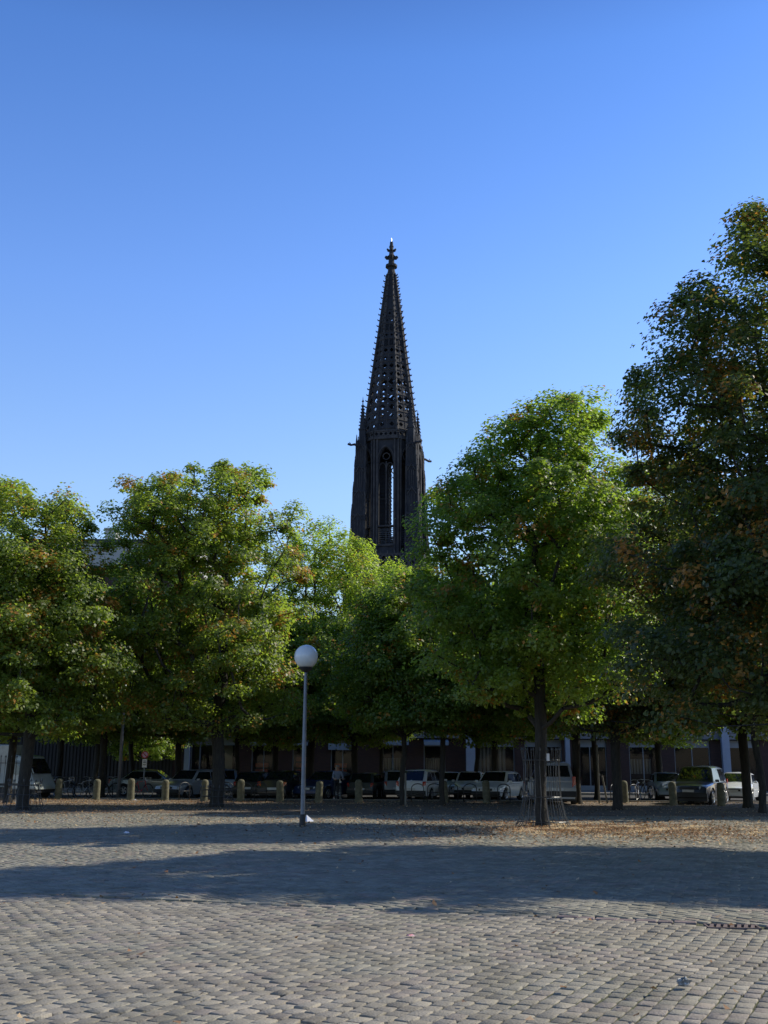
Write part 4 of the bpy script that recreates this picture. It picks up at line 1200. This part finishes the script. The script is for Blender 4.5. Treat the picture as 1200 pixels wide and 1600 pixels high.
# ------------------------------------------------------------------ cars
PAINT = {}
def paint(c, metal=0.0):
    if (c, metal) not in PAINT: PAINT[(c, metal)] = mat('car_paint', c, 0.32, metal=metal, var=0.04, scale=4, coat=0.8)
    return PAINT[(c, metal)]
SHAPES = {  # fractions of length: windscreen foot, roof start, roof end, rear glass foot; belt and hood heights as fraction of H
    'saloon': (0.27, 0.42, 0.70, 0.86, 0.64, 0.50, 0.66),
    'hatch':  (0.24, 0.40, 0.84, 0.975, 0.62, 0.48, 0.62),
    'estate': (0.26, 0.40, 0.90, 0.985, 0.62, 0.48, 0.62),
    'suv':    (0.26, 0.38, 0.92, 0.985, 0.60, 0.52, 0.60),
    'minivan': (0.17, 0.34, 0.94, 0.99, 0.56, 0.44, 0.56),
}
def car(name, label, cat, loc, rot, L, W, H, shape, pt, amber=False, group='cars parked behind the bollards'):
    th, t0, t1, td, fb, fh, fd = SHAPES[shape]
    root = empty(name, (loc[0], loc[1], -0.05), rot, label, cat, group)
    Y = lambda t: -L/2 + L*t
    rw = 0.31 if shape != 'suv' else 0.37
    arch = rw + 0.05; zc = rw
    tf, tr_ = 0.185, 0.80
    sill = 0.22 if shape != 'suv' else 0.34
    def hwid(t): return W/2*(1 - 0.13*abs(2*t-1)**5)
    def ztop(t): return float(np.interp(t, [0, 0.012, 0.06, th, td, 0.985, 1.0], [0.33*H, fh*H-0.06, fh*H, fb*H-0.015, fd*H, fd*H-0.02, 0.40*H]))
    def zlow(t):
        z = sill + 0.08*max(0, (abs(2*t-1)-0.85)/0.15)
        for tw in (tf, tr_):
            d = abs(Y(t)-Y(tw))
            if d < arch: z = max(z, zc + math.sqrt(max(0, arch*arch-d*d)))
        return z
    ts = sorted(set([0, 0.012, 0.03, 0.06, th, td, 0.985, 1.0] + [i/44 for i in range(45)]))
    b = MB(); rings = []
    for t in ts:
        w, zl, zt = hwid(t), zlow(t), ztop(t)
        zm = max(zl+0.02, min(zt-0.10, 0.36*H)); zl = min(zl, zm-0.01)
        half = [(w*0.93, zl), (w, zm), (w*0.985, max(zm+0.02, zt-0.07)), (w*0.88, zt-0.008), (w*0.5, zt+0.02), (0, zt+0.03)]
        ring = half + [(-x, z) for (x, z) in reversed(half[:-1])]
        rings.append([(x, Y(t), z) for (x, z) in ring])
    n = len(rings[0])
    vs = [p for r_ in rings for p in r_]
    fs = [(i*n+k, i*n+k+1, (i+1)*n+k+1, (i+1)*n+k) for i in range(len(rings)-1) for k in range(n-1)]
    fs += [tuple(range(n)), tuple(reversed([(len(rings)-1)*n+k for k in range(n)]))]
    b.add(vs, fs)
    # cabin
    belt = fb*H-0.03
    def ctop(t): return float(np.interp(t, [th, t0, (t0+t1)/2, t1, td], [belt, 0.975*H, H, 0.965*H, belt]))
    cs = sorted(set([th, t0, (t0+t1)/2, t1, td] + [th+(td-th)*i/14 for i in range(15)]))
    def chw(t, z): return hwid(t)*0.93 - (z-belt)*0.27
    rings = []
    for t in cs:
        zt = max(ctop(t), belt+0.02)
        e = min(0.07, (zt-belt)*0.4)
        half = [(chw(t, belt), belt-0.03), (chw(t, zt-e), zt-e), (chw(t, zt)-0.10, zt), (0, zt+0.02)]
        ring = half + [(-x, z) for (x, z) in reversed(half[:-1])]
        rings.append([(x, Y(t), z) for (x, z) in ring])
    n = len(rings[0]); vs = [p for r_ in rings for p in r_]
    fs = [(i*n+k, i*n+k+1, (i+1)*n+k+1, (i+1)*n+k) for i in range(len(rings)-1) for k in range(n-1)]
    fs += [tuple(range(n)), tuple(reversed([(len(rings)-1)*n+k for k in range(n)]))]
    b.add(vs, fs)
    body = b.build('body', pt, root, angle=38)
    u = MB(); u.box(-W/2*0.86, W/2*0.86, Y(0.03), Y(0.97), 0.20, 0.42*H); u.build('underbody', M['plastic'], root)
    # glass
    def pane(pts, nm='window', off=0.008):
        p = [Vector(q) for q in pts]; nn = (p[1]-p[0]).cross(p[3]-p[0]).normalized()
        c = sum(p, Vector())/4
        if nn.dot(c-Vector((0, 0, 0.5*H))) < 0: nn = -nn
        q = MB(); q.hexa([p[0]-nn*0.02, p[1]-nn*0.02, p[3]-nn*0.02, p[2]-nn*0.02, p[0]+nn*off, p[1]+nn*off, p[3]+nn*off, p[2]+nn*off]); return q.build(nm, M['carglass'], root)
    def ep(t, f, s):   # point across windscreen
        z = ctop(t); return (s*(chw(t, z)-0.10)*f, Y(t), z+0.012)
    a, c = th+0.02, t0-0.01
    pane([ep(a, 0.97, -1), ep(a, 0.97, 1), ep(c, 0.99, 1), ep(c, 0.99, -1)], 'windscreen', 0.016)
    a, c = td-0.012 if td > 0.9 else td-0.025, t1+0.008
    pane([ep(a, 0.95, 1), ep(a, 0.95, -1), ep(c, 0.97, -1), ep(c, 0.97, 1)], 'rear_window', 0.016)
    zb, zt = belt+0.05, 0.915*H
    tm = (t0+t1)/2 if shape == 'saloon' else t0+(t1-t0)*0.42
    def tat(z, a_, b_): return a_ + (b_-a_)*(z-belt)/(0.975*H-belt)
    spans = [(tat(zb, th, t0)+0.025, tat(zt, th, t0)+0.02, tm-0.008, tm-0.008)]
    if td < 0.9: spans.append((tm+0.008, tm+0.008, tat(zt, td, t1)-0.015, tat(zb, td, t1)-0.03))
    else:
        t2 = tm+(t1-tm)*0.55
        spans += [(tm+0.008, tm+0.008, t2-0.006, t2-0.006), (t2+0.006, t2+0.006, tat(zt, td, t1)-0.03, tat(zb, td, t1)-0.04)]
    for s in (-1, 1):
        for (a, b2, c, d) in spans:
            pane([(s*chw(a, zb), Y(a), zb), (s*chw(d, zb), Y(d), zb), (s*chw(c, zt), Y(c), zt), (s*chw(b2, zt), Y(b2), zt)], 'side_window', 0.006)
        m_ = MB(); m_.box(-0.09, 0.09, -0.05, 0.05, -0.06, 0.06, M=Matrix.Translation((s*(W/2+0.06), Y(th+0.06), belt+0.07))); m_.build('mirror', pt, root, bevel=0.03)
        hl = MB(); x0, x1 = W/2*0.52, W/2*0.86
        yy = Y(0.004)
        hl.hexa([(s*x0, yy-0.012, fh*H-0.20), (s*x1, yy+0.10, fh*H-0.20), (s*x0, yy+0.2, fh*H-0.20), (s*x1, yy+0.3, fh*H-0.20), (s*x0, yy+0.0, fh*H-0.06), (s*x1, yy+0.14, fh*H-0.05), (s*x0, yy+0.2, fh*H-0.06), (s*x1, yy+0.3, fh*H-0.05)])
        hl.build('headlight', M['headlamp'], root, bevel=0.02)
        tl = MB(); yr = Y(0.997)
        z0_, z1_ = (0.46*H, 0.62*H) if shape in ('saloon', 'hatch') else (0.42*H, 0.66*H)
        tl.hexa([(s*W/2*0.70, yr-0.2, z0_), (s*W/2*0.885, yr-0.2, z0_), (s*W/2*0.70, yr+0.012, z0_), (s*W/2*0.885, yr-0.04, z0_), (s*W/2*0.72, yr-0.2, z1_), (s*W/2*0.885, yr-0.2, z1_), (s*W/2*0.72, yr+0.010, z1_), (s*W/2*0.885, yr-0.05, z1_)])
        tl.build('tail_light', M['amber'] if amber else M['taillamp'], root, bevel=0.015)
        for tw in (tf, tr_):
            w_ = MB(); Mw = Matrix.Translation((s*(W/2-0.12), Y(tw), zc)) @ Matrix.Rotation(math.pi/2, 4, 'Y')
            w_.lathe([(rw*0.62, -0.10), (rw*0.93, -0.10), (rw, -0.07), (rw, 0.07), (rw*0.93, 0.10), (rw*0.62, 0.10)], 24, M=Mw); wo = w_.build('wheel', M['tyre'], root, smooth=True, angle=35)
            r_ = MB(); r_.ring((0, 0, s*0.09), rw*0.60, 0.025, n=22, k=5, M=Mw)
            for k in range(5):
                aa = 2*math.pi*k/5; r_.box(0.03, rw*0.60, -0.035, 0.035, s*0.10-0.012, s*0.10+0.012, M=Mw @ Matrix.Rotation(aa, 4, 'Z'))
            r_.lathe([(0.06, s*0.085), (0.05, s*0.122)], 10, M=Mw); r_.build('rim', M['rim'], wo)
    gr = MB(); gr.box(-W/2*0.42, W/2*0.42, Y(0)-0.02, Y(0)+0.05, fh*H-0.20, fh*H-0.09); gr.box(-W/2*0.6, W/2*0.6, Y(0)-0.02, Y(0)+0.05, 0.24*H, 0.30*H); gr.build('grille', M['plastic'], root)
    for (yy, nm) in ((Y(0)-0.05, 'front_plate'), (Y(1)+0.03, 'rear_plate')):
        q = MB(); q.box(-0.26, 0.26, yy, yy+0.02, 0.34*H, 0.34*H+0.11); q.build('number_plate', M['plate'], root)
    q = MB()
    for yy in (Y(0)-0.04, Y(1)-0.06): q.box(-W/2*0.90, W/2*0.90, yy, yy+0.10, 0.20*H, 0.33*H)
    q.build('bumper', M['plastic'] if shape != 'saloon' else pt, root, bevel=0.03)
    return root
PI = math.pi
SILVER, WHITE, BLACK, NAVY, LBLUE = paint((0.42, 0.44, 0.46), 0.4), paint((0.82, 0.84, 0.86)), paint((0.012, 0.013, 0.015)), paint((0.02, 0.045, 0.13), 0.2), paint((0.30, 0.38, 0.48), 0.3)
DKGREY = paint((0.05, 0.055, 0.06), 0.3)
car('parked_car', 'low grey saloon parked sideways in the shade between the sign and the thick trunk', 'car', at(238, 61), PI/2, 4.5, 1.75, 1.42, 'saloon', paint((0.20, 0.23, 0.22), 0.3))
car('parked_car', 'silver estate car with roof rails left of the broad dark trunk', 'car', at(304, 57.5), -0.5, 4.4, 1.72, 1.46, 'estate', SILVER)
car('parked_car', 'pale blue hatchback seen from behind just right of the broad dark trunk', 'car', at(354, 60.5), PI+0.1, 3.9, 1.66, 1.48, 'hatch', LBLUE)
car('parked_car', 'black small car with bright edges between two bicycle hoops at the left', 'car', at(402, 59.5), PI-0.15, 3.9, 1.66, 1.36, 'hatch', BLACK)
car('parked_car', 'black saloon with an orange red tail lamp, left of the lamp pole', 'car', at(451, 57.5), PI-0.28, 4.4, 1.74, 1.42, 'saloon', BLACK, amber=True)
car('parked_car', 'dark blue saloon facing the viewer right of the lamp pole', 'car', at(516, 57.5), -0.5, 4.5, 1.76, 1.42, 'saloon', NAVY)
car('parked_car', 'small dark hatchback seen from behind, second right of the man with the bicycle', 'car', at(576, 58.5), PI-0.2, 3.7, 1.60, 1.34, 'hatch', DKGREY)
car('parked_car', 'silver small car half hidden behind the slim young trunk', 'car', at(618, 59.5), PI+0.1, 3.8, 1.64, 1.45, 'hatch', SILVER)
car('parked_car', 'white estate car seen from behind at an angle, largest white car in the middle', 'car', at(664, 56.5), PI-0.33, 4.5, 1.75, 1.52, 'hatch', WHITE)
car('parked_car', 'blue grey car partly behind the slim trunk right of the white estate', 'car', at(707, 60.5), 0.1, 4.0, 1.68, 1.38, 'saloon', LBLUE)
car('parked_car', 'white hatchback beside the facade column', 'car', at(738, 60.0), -0.15, 3.9, 1.66, 1.42, 'hatch', WHITE)
car('parked_car', 'white hatchback facing the viewer with a dark trunk across its bonnet', 'car', at(782, 56.5), -0.45, 4.0, 1.70, 1.46, 'hatch', WHITE)
car('minivan', 'tall silver minivan seen from behind the lone front linden', 'minivan', at(864, 50.8), PI-0.03, 4.6, 1.88, 1.92, 'minivan', SILVER)
car('parked_car', 'pale blue car behind the left side of the dark off road car', 'car', at(1045, 59.5), -0.1, 4.2, 1.70, 1.42, 'saloon', LBLUE)
car('offroad_car', 'large dark off road car facing the viewer at the right', 'car', at(1098, 51.5), -0.52, 4.5, 1.86, 1.76, 'suv', paint((0.025, 0.032, 0.05), 0.3))
car('parked_car', 'white saloon behind the trunks at the right edge', 'car', at(1158, 57.0), -0.45, 4.4, 1.76, 1.46, 'saloon', WHITE)

# pale box van at the left edge
vn = empty('box_van', (gx(-8, 53.5), 53.5, 0), PI/2-0.25, 'pale grey box van with greenish reflections parked at the left edge', 'van')
q = MB(); q.box(-1.0, 1.0, -1.4, 2.6, 0.55, 2.55); q.build('cargo_box', M['van_grey'], vn, bevel=0.05)
q = MB(); q.hexa([(-0.95, -2.9, 0.45), (0.95, -2.9, 0.45), (-0.95, -1.42, 0.45), (0.95, -1.42, 0.45), (-0.85, -2.1, 2.0), (0.85, -2.1, 2.0), (-0.9, -1.42, 2.1), (0.9, -1.42, 2.1)]); q.build('cab', M['van_grey'], vn, bevel=0.06)
for s in (-1, 1):
    q = MB(); q.hexa([(s*0.93, -2.35, 1.15), (s*0.955, -2.35, 1.15), (s*0.93, -1.55, 1.15), (s*0.955, -1.55, 1.15), (s*0.88, -2.0, 1.8), (s*0.905, -2.0, 1.8), (s*0.89, -1.55, 1.8), (s*0.915, -1.55, 1.8)]); q.build('side_window', M['carglass'], vn)
    for y in (-2.2, 1.7):
        Mw = Matrix.Translation((s*0.85, y, 0.36)) @ Matrix.Rotation(PI/2, 4, 'Y')
        q = MB(); q.lathe([(0.2, -0.11), (0.34, -0.11), (0.36, -0.08), (0.36, 0.08), (0.34, 0.11), (0.2, 0.11)], 22, M=Mw); wo = q.build('wheel', M['tyre'], vn)
        q = MB(); q.lathe([(0.19, s*0.10), (0.10, s*0.13)], 14, M=Mw); q.build('rim', M['rim'], wo)
    q = MB(); q.box(s*1.0-0.012, s*1.0+0.012, -1.3, 2.5, 0.62, 0.72); q.build('side_rail', M['plastic'], vn)
    q = MB(); q.box(s*0.78-0.1, s*0.78+0.1, 2.59, 2.62, 0.7, 0.95); q.build('tail_light', M['taillamp'], vn)
q = MB(); q.box(-0.85, 0.85, -2.8, 2.5, 0.3, 0.56); q.build('chassis', M['plastic'], vn)
q = MB(); q.hexa([(-0.78, -2.62, 1.2), (0.78, -2.62, 1.2), (-0.78, -2.5, 1.15), (0.78, -2.5, 1.15), (-0.72, -2.2, 1.9), (0.72, -2.2, 1.9), (-0.72, -2.08, 1.88), (0.72, -2.08, 1.88)]); q.build('windscreen', M['carglass'], vn)

# ------------------------------------------------------------------ man with bicycle
def skin_fig(name, verts, edges, radii, m, parent, sub=1):
    me = bpy.data.meshes.new(name); me.from_pydata(verts, edges, []); me.materials.append(m)
    o = bpy.data.objects.new(name, me); COL.objects.link(o)
    if parent is not None: o.parent = parent
    sk = o.modifiers.new('skin', 'SKIN')
    for i, r_ in enumerate(radii): me.skin_vertices[0].data[i].radius = (r_, r_*0.85) if not isinstance(r_, tuple) else r_
    me.skin_vertices[0].data[0].use_root = True
    sk.use_smooth_shade = True
    ss = o.modifiers.new('subsurf', 'SUBSURF'); ss.levels = sub+1; ss.render_levels = sub+1
    return o
man = empty('person', at(529, 54.6), 0.25, 'person in pale blue shirt and dark trousers standing with a bicycle', 'person')
J = dict(pel=(0, 0, 0.95), ch=(0, 0.0, 1.22), sh=(0, -0.01, 1.42), nk=(0, -0.01, 1.52), hd=(0, -0.03, 1.64), ht=(0, -0.02, 1.74),
         ls=(-0.19, 0, 1.42), le=(-0.27, -0.10, 1.17), lw=(-0.24, -0.34, 1.06), rs=(0.19, 0, 1.42), re=(0.27, -0.10, 1.17), rw=(0.24, -0.34, 1.06),
         lh=(-0.11, 0, 0.90), lk=(-0.15, -0.08, 0.50), la=(-0.17, 0.02, 0.10), lt=(-0.18, -0.14, 0.045), rh=(0.11, 0, 0.90), rk=(0.15, -0.02, 0.50), ra=(0.18, 0.06, 0.10), rt=(0.19, -0.10, 0.045))
for s, w_ in ((-1, 'l'), (1, 'r')):
    J[w_+'p'] = (s*0.235, -0.41, 1.05)
names = list(J); V_ = [J[k] for k in names]
rad = dict(pel=.15, ch=.15, sh=.13, nk=.055, hd=(.085, .10), ht=.07, ls=.06, le=.042, lw=.03, lp=(.036, .018), rs=.06, re=.042, rw=.03, rp=(.036, .018), lh=.09, lk=.058, la=.04, lt=.035, rh=.09, rk=.058, ra=.04, rt=.035)
E_ = [('pel', 'ch'), ('ch', 'sh'), ('sh', 'nk'), ('nk', 'hd'), ('hd', 'ht'), ('sh', 'ls'), ('ls', 'le'), ('le', 'lw'), ('lw', 'lp'), ('sh', 'rs'), ('rs', 're'), ('re', 'rw'), ('rw', 'rp'), ('pel', 'lh'), ('lh', 'lk'), ('lk', 'la'), ('la', 'lt'), ('pel', 'rh'), ('rh', 'rk'), ('rk', 'ra'), ('ra', 'rt')]
rl = [rad[k] for k in names]
fing = []
for s, w_ in ((-1, 'l'), (1, 'r')):
    b = Vector(J[w_+'p']); i0 = names.index(w_+'p')
    for k in range(4):
        a = b + Vector((s*(-0.028+0.019*k), -0.035, 0.0)); c = a + Vector((0, -0.030, -0.015)); d = c + Vector((0, 0.006, -0.030))
        for q_, rr_ in ((a, .010), (c, .009), (d, .008)): V_.append(tuple(q_)); rl.append(rr_); names.append('f')
        n_ = len(V_); fing += [(i0, n_-3), (n_-3, n_-2), (n_-2, n_-1)]
    a = b + Vector((-s*0.04, 0.0, -0.01)); c = a + Vector((s*0.005, -0.03, -0.025))
    for q_, rr_ in ((a, .011), (c, .009)): V_.append(tuple(q_)); rl.append(rr_); names.append('f')
    n_ = len(V_); fing += [(i0, n_-2), (n_-2, n_-1)]
skin_fig('body', V_, [(names.index(a), names.index(b)) for a, b in E_] + fing, rl, M['skin'], man)
tv = ['pel', 'ch', 'sh', 'ls', 'le', 'rs', 're', 'nk']
TV = [J[k] for k in tv]; TV[0] = (0, 0, 0.93); TV[7] = (0, -0.01, 1.49)
TV += [(-0.25, -0.24, 1.10), (0.25, -0.24, 1.10)]
skin_fig('shirt', TV, [(0, 1), (1, 2), (2, 3), (3, 4), (2, 5), (5, 6), (2, 7), (4, 8), (6, 9)], [.17, .175, .15, .085, .062, .085, .062, .075, .05, .05], M['shirt'], man)
TV = [(0, 0, 0.96), J['lh'], J['lk'], (-0.17, 0.02, 0.13), J['rh'], J['rk'], (0.18, 0.06, 0.13)]
skin_fig('trousers', TV, [(0, 1), (1, 2), (2, 3), (0, 4), (4, 5), (5, 6)], [.165, .11, .078, .06, .11, .078, .06], M['trousers'], man)
skin_fig('hair', [(0, 0.02, 1.66), (0, 0.0, 1.755), (0, 0.06, 1.62)], [(0, 1), (0, 2)], [(.095, .10), .075, .07], M['hair'], man)
for (x, y) in ((-0.18, -0.06), (0.19, -0.02)):
    skin_fig('shoe', [(x, y+0.09, 0.05), (x, y-0.05, 0.045), (x, y-0.17, 0.035)], [(0, 1), (1, 2)], [.05, .052, .035], M['shoe'], man)
man.scale = (0.93, 0.93, 0.93)
fc = MB()
for s in (-1, 1): fc.lathe([(0.004, -0.004), (0.011, 0), (0.004, 0.006)], 8, M=Matrix.Translation((s*0.032, -0.112, 1.655)) @ Matrix.Rotation(PI/2, 4, 'X'))
fc.build('eye', M['ink'], man)
fc = MB(); fc.tube([(0, -0.105, 1.66), (0, -0.142, 1.615), (0, -0.115, 1.605)], [0.009, 0.015, 0.008], 6); fc.build('nose', M['skin'], man)
fc = MB(); fc.tube([(-0.024, -0.112, 1.578), (0, -0.120, 1.576), (0.024, -0.112, 1.578)], 0.005, 5); fc.build('mouth', M['sign_red'], man)
for s in (-1, 1):
    fc = MB(); fc.lathe([(0.006, -0.008), (0.026, 0), (0.006, 0.008)], 8, M=Matrix.Translation((s*0.088, -0.02, 1.635)) @ Matrix.Rotation(PI/2, 4, 'Y')); fc.build('ear', M['skin'], man)
bk = bicycle((man.location.x+0.08, 54.26, 0), -PI/2+0.2, (0.03, 0.03, 0.035), 'black bicycle held by the person in the pale shirt', 0.0)

# ------------------------------------------------------------------ scraps on the cobbles
def scrap(name, loc, size, m, label, seed, flat=0.5):
    rr = random.Random(seed); q = MB(); n1, n2 = 7, 5; vs = []
    for i in range(n2):
        for j in range(n1):
            a = 2*PI*j/n1 + rr.uniform(-0.3, 0.3); r_ = size*(0.3+0.7*math.sin(PI*(i+0.6)/(n2+0.2)))*rr.uniform(0.45, 1.35)
            vs.append((r_*math.cos(a), r_*math.sin(a)*0.7, size*flat*i/(n2-1)*rr.uniform(0.5, 1.5)+0.008))
    fs = [(i*n1+j, i*n1+(j+1) % n1, (i+1)*n1+(j+1) % n1, (i+1)*n1+j) for i in range(n2-1) for j in range(n1)] + [tuple(reversed(range(n1))), tuple((n2-1)*n1+j for j in range(n1))]
    q.add(vs, fs); o = q.build(name, m, loc=loc); return tag(o, label, 'litter')
q = MB(); q.add([(-0.10, 0, 0.015), (0.0, -0.09, 0.02), (0.20, 0.0, 0.02), (0.03, 0.10, 0.015), (-0.03, 0.02, 0.21), (0.10, 0.03, 0.10)], [(0, 1, 4), (1, 5, 4), (1, 2, 5), (2, 3, 5), (3, 4, 5), (3, 0, 4)])
tag(q.build('paper_scrap', M['paper'], loc=(gx(483, 32.2), 32.2, 0.01)), 'folded bluish white sheet of paper behind the foot of the globe lamp', 'litter')
scrap('crumpled_wrapper', (gx(1072, 8.55), 8.55, 0.0), 0.052, M['foil'], 'crumpled dark wrapper with shiny patches on the near cobbles at the right', 2, 1.1)
scrap('paper_scrap', (gx(646, 10.9), 10.9, 0.0), 0.045, M['redpaper'], 'small red and white scrap of paper on the cobbles in the middle', 5, 0.3)
scrap('paper_scrap', (gx(201, 26.6), 26.6, 0.0), 0.09, M['paper'], 'small white paper lying in the far band of shade at the left', 8, 0.4)
scrap('paper_scrap', (gx(213, 51.0), 51.0, 0.0), 0.12, M['paper'], 'white scrap lying at the foot of the bollard by the red bicycle', 9, 0.4)
